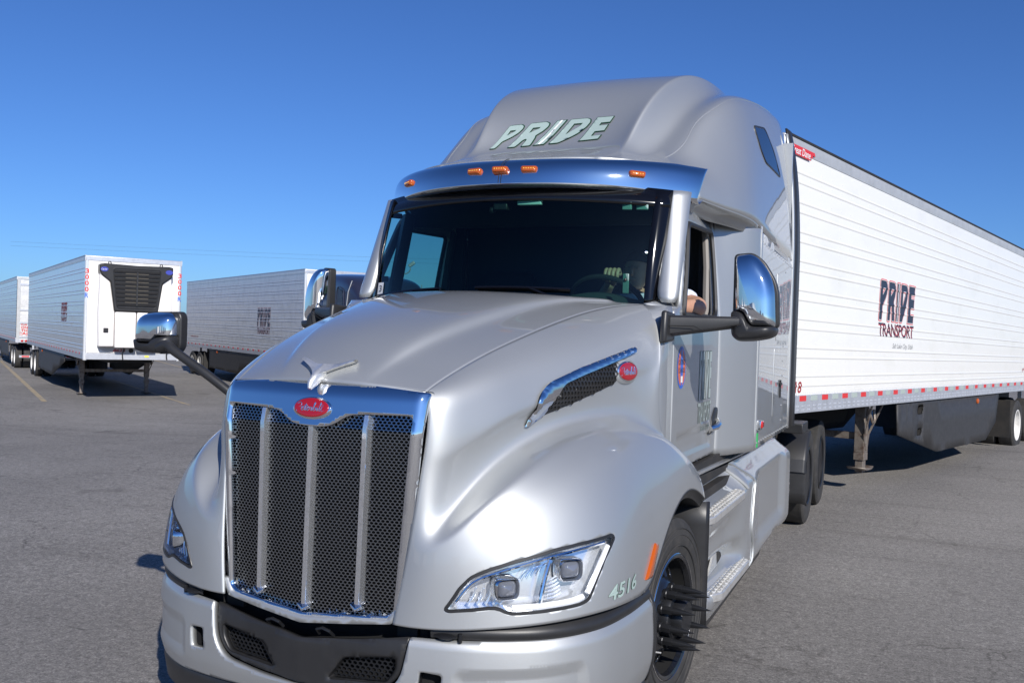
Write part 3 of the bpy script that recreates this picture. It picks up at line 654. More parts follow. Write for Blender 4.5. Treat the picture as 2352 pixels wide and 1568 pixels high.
# sleeper roof windows (dark), roof rear wall
SWN = roundpoly([(2.20,3.50),(2.60,3.565),(2.82,3.43),(3.03,3.26),(2.38,3.265),(2.26,3.34)], .05, 5)
uv = ROOF.inv(SWN, (1,2)); P = ROOF(uv[:, 0], uv[:, 1]); N = ROOF.normal(uv[:, 0], uv[:, 1]); N *= np.sign(N[:, :1]+1e-9)
V, F = cdt(resample(SWN, .05), [], inner_points(resample(SWN, .05), [], .05))
uv = ROOF.inv(V, (1,2)); Q = ROOF(uv[:, 0], uv[:, 1]); Nn = ROOF.normal(uv[:, 0], uv[:, 1]); Nn *= np.sign(Nn[:, :1]+1e-9)
sw = obj('sleeper_window', Q+Nn*.004, F, SKYLT, rf, angle=180); mirror(sw, rr)
mb = MB(); mb.add(*drape_strip(P, N, .02, .006)); sww = mb.build('window_trim', BLACKP, rf); mirror(sww, rr)
mb = MB(); mb.box((0,3.50,2.4), (2.36,.03,2.45)); mb.box((0,3.50,3.70), (1.8,.03,.3)); mb.build('sleeper_back', SILVER, TR)
# ================================================================ GRILLE
def yf(x, z):
    q = abs(x); return -1.592-.018*max(0, 1.6-z)*max(0, 1-q/.45)+.17*q*q+.22*max(0, z-1.54)+1.2*max(0, z-1.66)**2*6+max(0, (q-.452+.05*max(0, 1.6-z))/.046)**2*.030
GO = roundpoly([(-.447,.875),(-.388,.805),(0,.772),(.388,.805),(.447,.875),(.496,1.62),(.498,1.698),(.25,1.716),(0,1.722),(-.25,1.716),(-.498,1.698),(-.496,1.62)], [.05,.05,.02,.05,.05,.02,.015,.1,.1,.1,.015,.02], 5)
GI = roundpoly([(-.402,.832),(-.36,.816),(0,.788),(.36,.816),(.402,.832),(.455,1.61),(.24,1.604),(.175,1.598),(.14,1.582),(.11,1.561),(.08,1.549),(.04,1.544),(-.04,1.544),(-.08,1.549),(-.11,1.561),(-.14,1.582),(-.175,1.598),(-.24,1.604),(-.455,1.61)], [.02,.02,.02,.02,.02,.03,.02,.02,.02,.02,.02,.02,.02,.02,.02,.02,.02,.02,.02,.03], 4)
gr = panel('grille_surround', GO, [GI], lambda x, z: (x, yf(x, z), z), CHROME, TR, step=.011, solid=.045, angle=50); flipout(gr, 1, -1)
_gw = inset(GO, .003); mb = MB(); mb.grid([[(x, yf(x, z)+.012, z), (x*1.004, yf(x, z)+.05, z), (x*1.01, yf(x, z)+.16, z)] for x, z in np.vstack([_gw, _gw[:1]]) ]); mb.build('grille_shell', SILVER, gr, angle=60)
# thin painted lip under the grille
LIP = roundpoly([(-.47,.86),(-.40,.795),(0,.752),(.40,.795),(.47,.86),(.43,.865),(.385,.812),(0,.780),(-.385,.812),(-.43,.865)], .008, 3)
lp = panel('grille_lip', LIP, [], lambda x, z: (x, yf(x, z)-.012, z), SILVER, TR, step=.03, solid=.05); flipout(lp, 1, -1)
def hexmesh(name, poly, px, pz, f3, m, parent, hole=.76, depth=.008, surf=None):
    """perforated sheet: staggered six-sided holes inside an outline (2D), walls go back by depth"""
    P = np.array(poly); lo, hi = P.min(0), P.max(0); mb = MB(); C_ = []
    for j, z in enumerate(np.arange(lo[1], hi[1]+pz, pz)):
        for x in np.arange(lo[0]-(px/2 if j % 2 else 0), hi[0]+px, px): C_.append((x, z))
    C_ = np.array(C_); C_ = C_[inpolys(C_, P)]
    o = [(0,-1/1.5),(.5,-1/3),(.5,1/3),(0,1/1.5),(-.5,1/3),(-.5,-1/3)]
    fc = [(i, (i+1) % 6, 6+(i+1) % 6, 6+i) for i in range(6)]+[(6+i, 6+(i+1) % 6, 12+(i+1) % 6, 12+i) for i in range(6)]
    o = np.array(o); A = o*np.array([px, pz]); B = o*np.array([px, pz])*hole
    Q = (C_[:, None]+np.concatenate([A, B, B])[None]).reshape(-1, 2); D = np.tile(np.r_[np.zeros(12), np.full(6, depth)], len(C_))
    V = surf(Q, D) if surf else np.array([f3(a, b, d) for (a, b), d in zip(Q, D)])
    mb.add(V, [tuple(k*18+i for i in f) for k in range(len(C_)) for f in fc])
    o_ = mb.build(name, m, parent, fix=False, smooth=False); tag(o_, kind='stuff'); return o_
hexmesh('grille_mesh', [(-.40,.83),(-.36,.812),(0,.782),(.36,.812),(.40,.83),(.452,1.612),(-.452,1.612)], .0195, .0118, lambda x, z, d: (x, yf(x, min(z, 1.6))+.034+d, z), GRILLEM, gr, hole=.74, depth=.009)
V, F = cdt(inset(GI, .02)); obj('grille_backing', [(x, yf(x, min(z, 1.6))+.12, z) for x, z in V], F, DARK, gr)
for x in (-.252, 0, .252):
    zt = 1.60 if x else 1.55; zb = .80+abs(x)*.11; mb = MB(); w = .0165; G = []
    for z in np.linspace(zb, zt, 14):
        k = 1 if z < zt-.02 else .7; y = yf(x, min(z, 1.6)); xs = x*(.955+.045*(z-.8)/.8)
        G.append([(xs-w, y+.058, z), (xs-w*.9, y+.016, z), (xs-w*.55, y+.004, z), (xs+w*.55, y+.004, z), (xs+w*.9, y+.016, z), (xs+w, y+.058, z)])
    b_ = mb.grid(G).build('grille_bar', BARM, gr, fix=False, angle=30); flipout(b_, 1, -1)
    mb = MB(); mb.prism([(x*.955-.026, yf(x,.8)+.05, zb+.018), (x*.955-.026, yf(x,.8)+.0, zb+.012), (x*.955, yf(x,.8)-.004, zb-.006), (x*.955+.026, yf(x,.8)+.0, zb+.012), (x*.955+.026, yf(x,.8)+.05, zb+.018)], (0,0,.012)); mb.build('bar_foot', CHROME, gr, bevel=.003)
def emblem(name, c, ax, az, nrm, a, b, parent):
    """oval badge: chrome rim, red enamel, raised script"""
    c, ax, az, nrm = (np.array(q, float) for q in (c, ax, az, nrm)); e = ellipse(48)
    f = lambda x, z, d=0: c+ax*x+az*z+nrm*d
    mb = MB(); mb.dome([f(x*a, z*b) for x, z in e], c, nrm*.01, nrm*.010, n=5, power=3); r_ = mb.build(name, CHROME, parent, angle=60)
    mb = MB(); mb.dome([f(x*a*.90, z*b*.87, .0065) for x, z in e], c+nrm*.0065, nrm*.002, nrm*.006, n=5, power=3); mb.build('red_field', RED, r_, angle=60)
    w = 1.5*a; h = .78*b
    mb = script_tubes(lambda x, z: f(x*w, z*h+.0*a, .0125-.004*(x*2)**2), .0028*a/.1); mb.build('script', CHROME, r_, angle=180); return r_
emblem('grille_emblem', (0,-1.578,1.614), (1,0,0), (0,.287,.958), (0,-.958,.287), .094, .046, gr)
# small tow hooks in the gap below the grille
for x in (-.16, .09):
    mb = MB(); mb.tube([(x-.035,-1.56,.70),(x-.03,-1.585,.725),(x,-1.59,.735),(x+.03,-1.585,.725),(x+.035,-1.56,.70)], .007, n=6); mb.build('tow_hook', SATBLK, TR)
# hood ornament: swept bird wings
def ornament():
    r_ = empty('hood_ornament', (0,0,0), parent=TR)
    mb = MB(); G = []
    for t in np.linspace(-1, 1, 33):
        a = abs(t); x = .128*t; y = -1.585+.085*(1-a)**0+.05*a; y = -1.50+.035*a; z = 1.762+.045*a**1.2; ch = .046*(1-.55*a); th = .017*(1-.5*a)+.014*(1-a)**3
        G.append([(x, y-ch*(1+1.0*(1-a)**4), z-.018*(1-a)**3), (x, y-ch*.2, z+th), (x, y+ch, z+th*.3), (x, y+ch*.3, z-th*.6), (x, y-ch*(1+1.0*(1-a)**4), z-.018*(1-a)**3)])
    mb.grid(G); mb.tube([(0,-1.50,1.765),(0,-1.545,1.742),(0,-1.59,1.712),(0,-1.60,1.692)], [.026,.030,.022,.010], n=10, flat=.75)
    mb.tube([(0,-1.50,1.765),(0,-1.46,1.765),(0,-1.43,1.772)], [.024,.016,.004], n=8)
    o = mb.build('wings', SATIN, r_, angle=50)
ornament()
# ================================================================ HEADLIGHTS
def headlight():
    hd = empty('headlight', (0,0,0), parent=TR)
    O = resample(HEADL, .02); P, N = on_fen(O, 0)
    mb = MB(); mb.add(*drape_strip(P, N, .015, .003)); mb.build('rim', BLACKP, hd, angle=60)
    V, F = cdt(O, [], inner_points(O, [], .03)); Q, Nn = on_fen(V, 0)
    bk = np.array([-.35,.9,-.05]); bk /= np.linalg.norm(bk)
    obj('lens', Q+Nn*.002, F, CLEAR, hd, angle=180)
    # bucket: side wall and chromed back
    mb = MB(); mb.grid(np.array([[p, p+bk*.085] for p in np.vstack([P, P[:1]])])); mb.add(Q+bk*.085, F); b_ = mb.build('bucket', REFL, hd, angle=40); flipout(b_, 1, -1)
    ctr = lambda y, z, dd: on_fen([(y, z)], 0)[0][0]+bk*dd
    # two projector units
    for (y, z), w in (((-1.462,.962), .044), ((-1.282,1.022), .046)):
        c = ctr(y, z, .03); u = np.array([.62,.78,0]); u /= np.linalg.norm(u); w_ = np.array([0,0,1.]); n_ = np.cross(u, w_); n_ = n_ if n_[1] < 0 else -n_
        sq = roundpoly([(-1,-.8),(1,-.8),(1,.8),(-1,.8)], .55, 6)
        ring = lambda s, d_: [c+u*a*s+w_*b*s+n_*d_ for a, b in sq]
        mb = MB(); G = [ring(w*1.22, -.03), ring(w*1.22, .012), ring(w*1.08, .02), ring(w*.95, .008), ring(w*.92, -.03)]; G = [g+[g[0]] for g in G]; mb.grid(G); mb.build('projector_bezel', CHROME, hd, angle=40)
        mb = MB(); mb.dome(ring(w*.90, -.006), c, n_*.03, n_*.030, n=6); mb.build('projector_lens', LENSG, hd, angle=60)
    def bar(pts, r, m, nm, dd, flat=1):
        P_ = smoothline([ctr(y, z, dd) for y, z in pts], 5); mb = MB(); mb.tube(P_, r, n=8, flat=flat); mb.build(nm, m, hd)
    bar([(-1.545,.91),(-1.518,.985),(-1.465,1.028),(-1.36,1.07),(-1.22,1.095),(-1.10,1.105)], .0075, CHROME, 'upper_trim', .02)
    bar([(-1.455,.892),(-1.39,.896),(-1.30,.904),(-1.245,.916)], .013, LEDW, 'light_guide', .012)
    bar([(-1.225,.925),(-1.18,.985),(-1.125,1.05),(-1.085,1.09)], .012, LEDW, 'light_guide', .012)
    bar([(-1.392,.90),(-1.38,.95),(-1.362,1.01),(-1.338,1.066)], .010, CHROME, 'divider', .018)
    for k in range(5):
        y = -1.43+.013*k; bar([(y,.995+.006*k),(y+.016,1.022+.006*k),(y+.04,1.04+.004*k)], .0022, CHROME, 'reflector_fin', .04)
    for k in range(6):
        z = .905+.014*k; bar([(-1.37+.003*k,z+.012),(-1.345,z+.016),(-1.325,z+.03)], .004, REFL, 'reflector_fin', .045)
    for k in range(5):
        y = -1.53+.013*k; bar([(y,.90),(y+.009,.93),(y+.014,.96)], .005, REFL, 'reflector_fin', .04)
    return hd
hl = headlight()
def mirror_tree(e):
    c = empty(e.name.split('.')[0], (0,0,0), parent=e.parent)
    for ch in list(e.children): mirror(ch, c)
    return c
mirror_tree(hl)
# ================================================================ FENDER VENT, BADGE, NUMBER, MARKER
VT = [(-1.044,1.549),(-1.005,1.67),(-.933,1.723),(-.695,1.787),(-.206,1.888),(-.218,1.864),(-.329,1.831),(-.415,1.717),(-.951,1.584)]
def vent():
    r_ = empty('fender_vent', (0,0,0), parent=TR)
    O = resample(roundpoly(VT, [0,.03,.05,.05,0,0,0,.03,0], 4), .03); V, F = cdt(O, [], inner_points(O, [], .03)); Q, N = on_fen(V, .0025); obj('vent_base', Q, F, BLACKP, r_, angle=180)
    tr = [(-1.048,1.546),(-1.012,1.668),(-.938,1.726),(-.695,1.792),(-.202,1.892),(-.220,1.862),(-.335,1.834),(-.69,1.758),(-.832,1.722),(-.872,1.69),(-.941,1.582)]
    O = resample(roundpoly(tr, [0,.05,.06,.05,0,0,.02,.05,.04,.04,0], 4), .015); V, F = cdt(O, [], inner_points(O, [], .012)); Q, N = on_fen(V, 0)
    ctr = np.array([(-1.045,1.548),(-1.010,1.668),(-.938,1.726),(-.695,1.792),(-.202,1.892)]); cl = resample(ctr, .01, closed=False)
    dd = np.array([np.hypot(*(cl-v).T).min() for v in V]); hgt = .004+.020*np.clip(dd/.010, 0, 1)*np.clip(1-dd/.085, .15, 1)
    t_ = obj('vent_trim', Q+N*hgt[:, None], F, CHROME, r_, angle=180); flipout(t_)
    gp = roundpoly([(-.925,1.598),(-.430,1.727),(-.36,1.822),(-.69,1.752),(-.83,1.715),(-.868,1.68)], .015, 3)
    hexmesh('vent_mesh', gp, .026, .020, None, BLACKP, r_, hole=.74, depth=.007, surf=lambda yz, d: (lambda P, N: P+N*(.010-d)[:, None])(*on_fen(yz, 0)))
    return r_
vn = vent(); mirror_tree(vn)
P, N = on_fen([(-.322,1.772),(-.25,1.772),(-.322,1.80)], 0); ax = (P[1]-P[0])/np.linalg.norm(P[1]-P[0]); az = np.cross(N[0], ax); az = az*np.sign(az[2])
mb = MB(); e = ellipse(40); mb.dome([P[0]+ax*a*.112+az*b*.062-N[0]*.004 for a, b in e], P[0]-N[0]*.004, N[0]*.01, N[0]*.012, n=4, power=4); mb.build('badge_base', SILVER, TR, angle=60)
emblem('fender_emblem', P[0]+N[0]*.008, ax, az, N[0], .095, .051, TR)
def decal_fen(body, y0, y1, z, h, m, out=None, name='fleet_number', parent=None, slant=.08):
    for k, (mm, off, lift) in enumerate(((out, .045, .0012), (m, .02, .0022)) if out else ((m, 0, .0015),)):
        V, F = text2d(body, 1, .22, off, 1.0, 1.02); V = V/np.array([np.ptp(V[:, 0]), np.ptp(V[:, 1])])
        YZ = np.c_[(y0+y1)/2+V[:, 0]*(y1-y0), z+V[:, 1]*h+V[:, 0]*slant*h]; Q, N = on_fen(YZ, lift); o = obj(name, Q, F, mm, parent or TR, smooth=False)
decal_fen('4516', -1.12, -.865, .908, .060, MINT, DKGREEN)
MK = roundpoly([(-.57,1.012),(-.525,1.0),(-.645,.868),(-.735,.878)], .01, 3); P, N = on_fen(resample(MK, .02), .001); c = P.mean(0)
mb = MB(); mb.dome(P, c, N.mean(0)*.005, N.mean(0)*.014, n=5, power=4); sm = mb.build('side_marker', AMBER, TR, angle=50); mirror(sm)
# ================================================================ BUMPER
PL = smoothline([(0,-1.625),(.25,-1.608),(.48,-1.58),(.74,-1.51),(.97,-1.37),(1.11,-1.16),(1.165,-.90),(1.178,-.60)], 12); PLs = np.r_[0, np.cumsum(np.hypot(*np.diff(PL, axis=0).T))]; SMAX = PLs[-1]
def plan(s):
    a = abs(s); x = np.interp(a, PLs, PL[:, 0]); y = np.interp(a, PLs, PL[:, 1]); x2 = np.interp(a+.01, PLs, PL[:, 0]); y2 = np.interp(a+.01, PLs, PL[:, 1]); x1 = np.interp(a-.01, PLs, PL[:, 0]); y1 = np.interp(a-.01, PLs, PL[:, 1])
    t = np.array([x2-x1, y2-y1]); t /= np.linalg.norm(t); n = np.array([t[1], -t[0]])
    if s < 0: return np.array([-x, y]), np.array([-n[0], n[1]])
    return np.array([x, y]), n
DENT = [roundpoly([(q*.66,.47),(q*.66,.655),(q*1.21,.672),(q*1.235,.475)], .05, 4) for q in (1,-1)]
FOG = [roundpoly([(q*.525,.545),(q*.535,.635),(q*.625,.628),(q*.615,.535)], .015, 4) for q in (1,-1)]
def bump3(s, z):
    p, n = plan(s); off = -.05*max(0, (.5-z)/.2)**1.4+.012*math.sin(math.pi*min(1, max(0, (z-.4)/.36)))
    if .4 < abs(s): off -= .013*max(depth_in(np.array([s, z]), D, .045) for D in DENT)
    if z > .735: off -= (z-.735)*.5
    q = p+n*off; return (q[0], q[1], z)
BO = [(-SMAX,.79),(-SMAX,.40),(-1.2,.385),(-.8,.41),(-.4,.435),(0,.45),(.4,.435),(.8,.41),(1.2,.385),(SMAX,.40),(SMAX,.79),(1.3,.775),(1.0,.765),(.49,.757),(.46,.60),(.40,.535),(.2,.508),(0,.500),(-.2,.508),(-.40,.535),(-.46,.60),(-.49,.757),(-1.0,.765),(-1.3,.775)]
bp = panel('bumper', roundpoly(BO, [.01,.01,.1,.1,.1,.1,.1,.1,.1,.01,.01,.05,.05,.008,.06,.06,.05,.05,.05,.06,.06,.008,.05,.05], 4), FOG, bump3, SILVER, TR, step=.013, solid=.03, angle=50, loops=[*DENT, *[inset(D, -.045) for D in DENT]]); flipout(bp, 1, -1)
for q in (1,-1):
    mb = MB(); p, n = plan(.575*q); n3 = np.array([n[0], n[1], 0]); mb.grid([[np.array(bump3(s, z))-n3*dd for dd in (.012,.07)] for s, z in np.vstack([FOG[0 if q > 0 else 1], FOG[0 if q > 0 else 1][:1]])]); mb.build('tow_pocket', SATBLK, bp)
    V, F = cdt(inset(FOG[0 if q > 0 else 1], .01)); obj('pocket_back', [np.array(bump3(s, z))-n3*.07 for s, z in V], F, DARK, bp)
    # dark end edge of the bumper at the wheel
    G = []
    for z in np.linspace(.39, .795, 8):
        b_ = np.array(bump3(q*(SMAX-.002), z)); G.append([b_+[.004*q,0,0], b_+[.006*q,.03,0], b_+[-.01*q,.06,0], b_+[-.08*q,.06,0]])
    mb = MB().grid(G); mb.build('bumper_end_cap', BLACKP, bp, solid=.006)
# black centre with two meshed intakes
CP = roundpoly([(-.475,.752),(-.448,.602),(-.39,.548),(-.2,.520),(0,.512),(.2,.520),(.39,.548),(.448,.602),(.475,.752),(.25,.716),(0,.690),(-.25,.716)], [.01,.05,.05,.05,.03,.05,.05,.05,.01,.05,.02,.05], 4)
IN = [roundpoly([(q*.13,.545),(q*.385,.562),(q*.425,.615),(q*.43,.672),(q*.20,.640)], .02, 4) for q in (1,-1)]
cp = panel('bumper_centre', CP, IN, lambda x, z: (x, plan(x)[0][1]+.012+.035*max(0, (z-.66)/.1)**2*.6-.012*max(0, 1-abs(x)/.14), z), BLACKP, TR, step=.025, solid=.03, angle=30); flipout(cp, 1, -1)
for k, q in enumerate((1,-1)):
    hexmesh('intake_mesh', inset(IN[k], .012), .024, .0155, lambda x, z, d: (x, plan(x)[0][1]+.045+d, z), SATBLK, cp, hole=.76, depth=.006)
    mb = MB(); L = np.vstack([IN[k], IN[k][:1]]); mb.grid([[(x, plan(x)[0][1]+.01, z), (x*.99, plan(x)[0][1]+.06, z)] for x, z in L]); mb.build('intake_wall', BLACKP, cp)
V, F = cdt(np.array([(-.48,.40),(.48,.40),(.48,.84),(-.48,.84)])); obj('radiator_shroud', [(x, -1.47, z) for x, z in V], F, DARK, TR)
# rubber seal in the gap, inner dark wall, lower valance
S_ = np.linspace(-SMAX+.01, SMAX-.01, 120)
mb = MB(); mb.grid([[(*(plan(s)[0]-plan(s)[1]*a), z) for a, z in ((.05,.745),(.012,.765),(.006,.785),(.012,.805),(.05,.83))] for s in S_ if s > .55]); bs = mb.build('gap_seal', BLACKP, TR, angle=60); mirror(bs)
mb = MB(); mb.grid([[(*(plan(s)[0]-plan(s)[1]*(.075 if abs(s) > .5 else .14)), z) for z in (.40,.6,.775)] for s in S_]); mb.build('bumper_beam', DARK, TR)
mb = MB(); mb.grid([[(*(plan(s)[0]-plan(s)[1]*a), z) for a, z in ((.02,.455-.05*abs(s)/SMAX),(.015,.40-.03*abs(s)/SMAX),(.03,.30),(.07,.25))] for s in S_]); vl = mb.build('lower_valance', BLACKP, TR, solid=.01, angle=60)
mb = MB(); mb.ball((.62,-1.54,.775), (.05,.03,.012), 10); mb.tube([(.68,-1.53,.755),(.68,-1.53,.79)], .008, n=8); hb = mb.build('hood_bumper_stop', SATBLK, TR); mirror(hb)
# ================================================================ MIRRORS
def door_mirror():
    r_ = empty('door_mirror', (0,0,0), parent=TR); y = .40
    ch = roundpoly([(1.312,2.40),(1.39,2.408),(1.428,2.388),(1.475,2.335),(1.508,2.272),(1.525,2.205),(1.535,2.015),(1.41,2.015),(1.388,2.04),(1.362,2.09),(1.322,2.10)], [.02,.03,.03,.04,.04,.05,.02,.02,.02,.03,.01], 4)
    mb = MB(); mb.dome([(x, y, z) for x, z in resample(ch, .03)], (1.405,y,2.13), (0,-.075,0), (0,-.09,0), n=14, power=2.0, back=True); mb.build('shell', CHROME, r_, angle=50)
    ed = roundpoly([(1.298,2.395),(1.31,2.41),(1.40,2.418),(1.46,2.37),(1.52,2.27),(1.54,2.2),(1.548,2.01),(1.30,2.01)], .03, 4)
    mb = MB(); mb.prism([(x, y+.02, z) for x, z in ed], (0,.055,0)); mb.build('mirror_frame', BLACKP, r_, bevel=.012)
    bs = roundpoly([(1.298,2.10),(1.345,2.105),(1.372,2.085),(1.392,2.04),(1.415,2.018),(1.54,2.02),(1.535,1.975),(1.50,1.955),(1.42,1.938),(1.34,1.935),(1.305,1.965)], [.02,.02,.03,.03,.02,.02,.03,.05,.05,.04,.03], 4)
    mb = MB(); mb.dome([(x, y, z) for x, z in resample(bs, .03)], (1.40,y,1.99), (0,-.075,0), (0,-.11,0), n=7, power=2.6); mb.build('base_housing', BLACKP, r_, angle=50)
    # two-piece arm
    mb = MB(); G = []
    for t in np.linspace(0, 1, 10):
        x = 1.01+.35*t; yy = .09+.24*t; h0, h1 = 1.945+.062*t, 2.062+.004*t; w = .05-.012*t
        G.append([(x, yy-w, h0+.015), (x, yy-w*1.1, (h0+h1)/2), (x, yy-w, h1-.012), (x, yy-w*.6, h1), (x, yy+w*.6, h1), (x, yy+w, h1-.015), (x, yy+w, h0+.015), (x, yy, h0), (x, yy-w, h0+.015)])
    mb.grid(G); mb.build('arm', BLACKP, r_, angle=30)
    mb = MB(); mb.prism([(1.012,-.02,1.915),(1.012,.17,1.925),(1.012,.185,2.075),(1.012,.0,2.085)], (.035,0,0)); mb.build('mounting_foot', BLACKP, r_, bevel=.014)
    mb = MB(); mb.tube([(1.03,.03,2.006),(1.16,.115,2.008),(1.20,.14,1.985),(1.38,.28,2.03)], .0022, n=5); mb.build('seam', DARK, r_)
    return r_
dm = door_mirror(); dmr = mirror_tree(dm)
for ch in dmr.children:       # the passenger head is turned in towards the driver
    if ch.name.split('.')[0] in ('shell', 'mirror_frame', 'base_housing'):
        a = R(-27); c_ = np.array([-1.40,.40]); m_ = ch.data
        for v in m_.vertices: x_, y_ = (v.co.x-c_[0])*.86, (v.co.y-c_[1])*.9; v.co.z = 2.0+(v.co.z-2.0)*.88-.035; v.co.x = c_[0]+x_*math.cos(a)-y_*math.sin(a); v.co.y = c_[1]+x_*math.sin(a)+y_*math.cos(a)
def hood_mirror():
    r_ = empty('hood_mirror', (0,0,0), parent=TR); y = -1.22; cx = lambda P: [(-1.318+(q[0]+1.318)*.80, q[1]) for q in P]
    sh = roundpoly([(-1.318,1.86),(-1.305,1.95),(-1.262,1.978),(-1.18,1.986),(-1.06,1.986),(-1.022,1.965),(-1.018,1.874),(-1.10,1.872),(-1.15,1.838),(-1.29,1.835)], [.03,.03,.03,.03,.02,.02,.01,.01,.02,.02], 4)
    mb = MB(); mb.dome([(x, y, z) for x, z in resample(cx(sh), .03)], (-1.195,y,1.885), (0,-.06,0), (0,-.06,0), n=14, power=2.0); mb.build('shell', CHROME, r_, angle=50)
    bs = roundpoly([(-1.318,1.862),(-1.29,1.835),(-1.15,1.835),(-1.10,1.872),(-1.016,1.875),(-1.012,1.84),(-1.03,1.80),(-1.07,1.787),(-1.23,1.787),(-1.30,1.80)], .02, 4)
    mb = MB(); mb.dome([(x, y, z) for x, z in resample(cx(bs), .03)], (-1.195,y,1.822), (0,-.06,0), (0,-.075,0), n=7, power=2.6); mb.build('base_housing', BLACKP, r_, angle=50)
    ed = roundpoly([(-1.322,1.80),(-1.32,1.95),(-1.27,1.99),(-1.02,1.995),(-1.0,1.97),(-1.0,1.82),(-1.04,1.785),(-1.3,1.785)], .025, 4)
    mb = MB(); mb.prism([(x, y+.015, z) for x, z in cx(ed)], (0,.05,0)); mb.build('mirror_frame', BLACKP, r_, bevel=.012)
    mb = MB(); mb.tube(smoothline([(-1.13,-1.27,1.815),(-1.075,-1.275,1.83),(-1.02,-1.28,1.80),(-.86,-1.26,1.71),(-.76,-1.24,1.645),(-.70,-1.22,1.60),(-.665,-1.20,1.57)], 5), [*np.linspace(.030,.022,12), *np.linspace(.0215,.022,19)], n=12); mb.build('arm', BLACKP, r_)
hood_mirror()
# chrome hood grab latch on the passenger side
for q in (-1,):
    mb = MB(); mb.ball((q*.66,-.20,2.062), (.035,.06,.014), 12); mb.build('hood_latch', CHROME, TR)
# ================================================================ WIPERS, VISOR LAMPS
def lamp(x):
    us = VISOR(np.full(1, .62), np.array([0.]))
    g = np.linspace(0, 1, 200); row = VISOR(np.full(200, .66), g); v = g[np.abs(row[:, 0]-abs(x)).argmin()]; p = VISOR(np.array([.66]), np.array([v]))[0]; n = VISOR.normal(np.array([.66]), np.array([v]))[0]; n = n*(-1 if n[1] > 0 else 1)
    t = VISOR(np.array([.66]), np.array([min(1, v+.02)]))[0]-p; t /= np.linalg.norm(t); q = np.array([1 if x >= 0 else -1,1,1]); p, n, t = p*q, n*q, t*q; w = np.cross(n, t); w = w if w[2] > 0 else -w
    out = roundpoly([(-.052,.019),(.052,.019),(.045,-.017),(-.045,-.017)], .012, 4)
    mb = MB(); mb.dome([p+t*a+w*b+n*.002 for a, b in out], p+n*.002, n*.01, n*.022, n=5, power=4); o = mb.build('clearance_lamp', AMBER, vs, angle=50)
    mb = MB()
    for k in (-.028,-.014,0,.014,.028): mb.ball(p+t*k+n*.0225, .0042, 8)
    l = mb.build('lamp_led', AMBERD, o); tag(l, kind='stuff')
for x in (-.741,-.175,0,.175,.741): lamp(x)
mb = MB(); mb.tube([VISOR(np.array([u]), np.array([0.]))[0]+np.array([0,-.003,.001]) for u in np.linspace(.10, .98, 12)], .0022, n=5); mb.build('visor_seam', DARK, vs)
g = np.linspace(-1, 1, 60); low = [VISOR(np.array([1.0]), np.array([abs(a)]))[0]*np.array([1 if a >= 0 else -1,1,1]) for a in g]
mb = MB(); mb.grid([[p, p+np.array([0,.012,-.012]), p+np.array([0,.05,-.02]), p+np.array([0,.16,.02])] for p in low]); mb.build('visor_underside', CHROME, vs, angle=40)
for x0, x1, xb in ((.18,-.52,.0), (.72,.02,.62)):
    mb = MB(); a = wsp(x0 if x0 < .5 else .40, .055, .018); b_ = wsp(x1 if x0 < .5 else -.18+.0, .06, .018)
    if x0 < .5: a, b_, piv = wsp(-.30, .055, .02), wsp(-.86, .035, .02), wsp(-.40, -.05, .03)
    else: a, b_, piv = wsp(.48, .075, .02), wsp(-.06, .075, .02), wsp(.52, -.06, .03)
    n = 12; L = [wsp(a[0]+(b_[0]-a[0])*k/n, (.10-.055*k/n if x0 < .5 else .108)+.006*math.sin(k/n*3.14), .02) for k in range(n+1)]
    mb.tube(L, .011, n=6); mid = L[5]; mb.tube([piv, (piv+mid)/2+np.array([0,-.02,.01]), mid], [.014,.012,.010], n=6); mb.build('wiper', FRIT, TR)
# ================================================================ ROOF LETTERING
def roof_letters():
    B, Fl, st, w = pride_layers(.55, .03, .0); wt = w+.55
    # corners of the lettering block on the fairing, in fairing coordinates (lower left/right, upper left/right)
    g = ROOF_W
    c = np.array(ROOF_BLOCK, float)      # uv of (0,0),(1,0),(0,1),(1,1) in unsheared letter space
    def put(polys, lift, nm, m):
        V, F = poly_mesh(polys, .07); a = V[:, 0]-V[:, 1]*.55; a = a/w; b = V[:, 1]
        uv = ((1-a)*(1-b))[:, None]*c[0]+(a*(1-b))[:, None]*c[1]+((1-a)*b)[:, None]*c[2]+(a*b)[:, None]*c[3]
        P = g(uv[:, 0], uv[:, 1]); N = g.normal(uv[:, 0], uv[:, 1]); N *= -np.sign(N[:, 1:2]); return obj(nm, P+N*lift, F, m, rf, angle=180)
    put(B, .004, 'letter_outline', DKGREEN); put(Fl, .007, 'lettering', MINT); put([(st, None)], .009, 'letter_stripe', WHITEV)
ROOF_W = whole(ROOF)
ROOF_BLOCK = [(.2281,.416),(.2707,.5514),(.3784,.4386),(.3935,.5564)]
roof_letters()
# seam between fairing centre and shoulder
for q in (1,-1):
    pts = [(.767,.869),(.829,1.084),(.845,1.34),(.91,1.63),(.95,2.0),(.98,2.5),(1.0,3.0),(1.0,3.45)]; uv = ROOF.inv(smoothline(pts, 6), (0,1)); P = ROOF(uv[:, 0], uv[:, 1])*np.array([q,1,1])
    mb = MB(); mb.tube(P, .004, n=5); mb.build('fairing_seam', SILVER, rf)
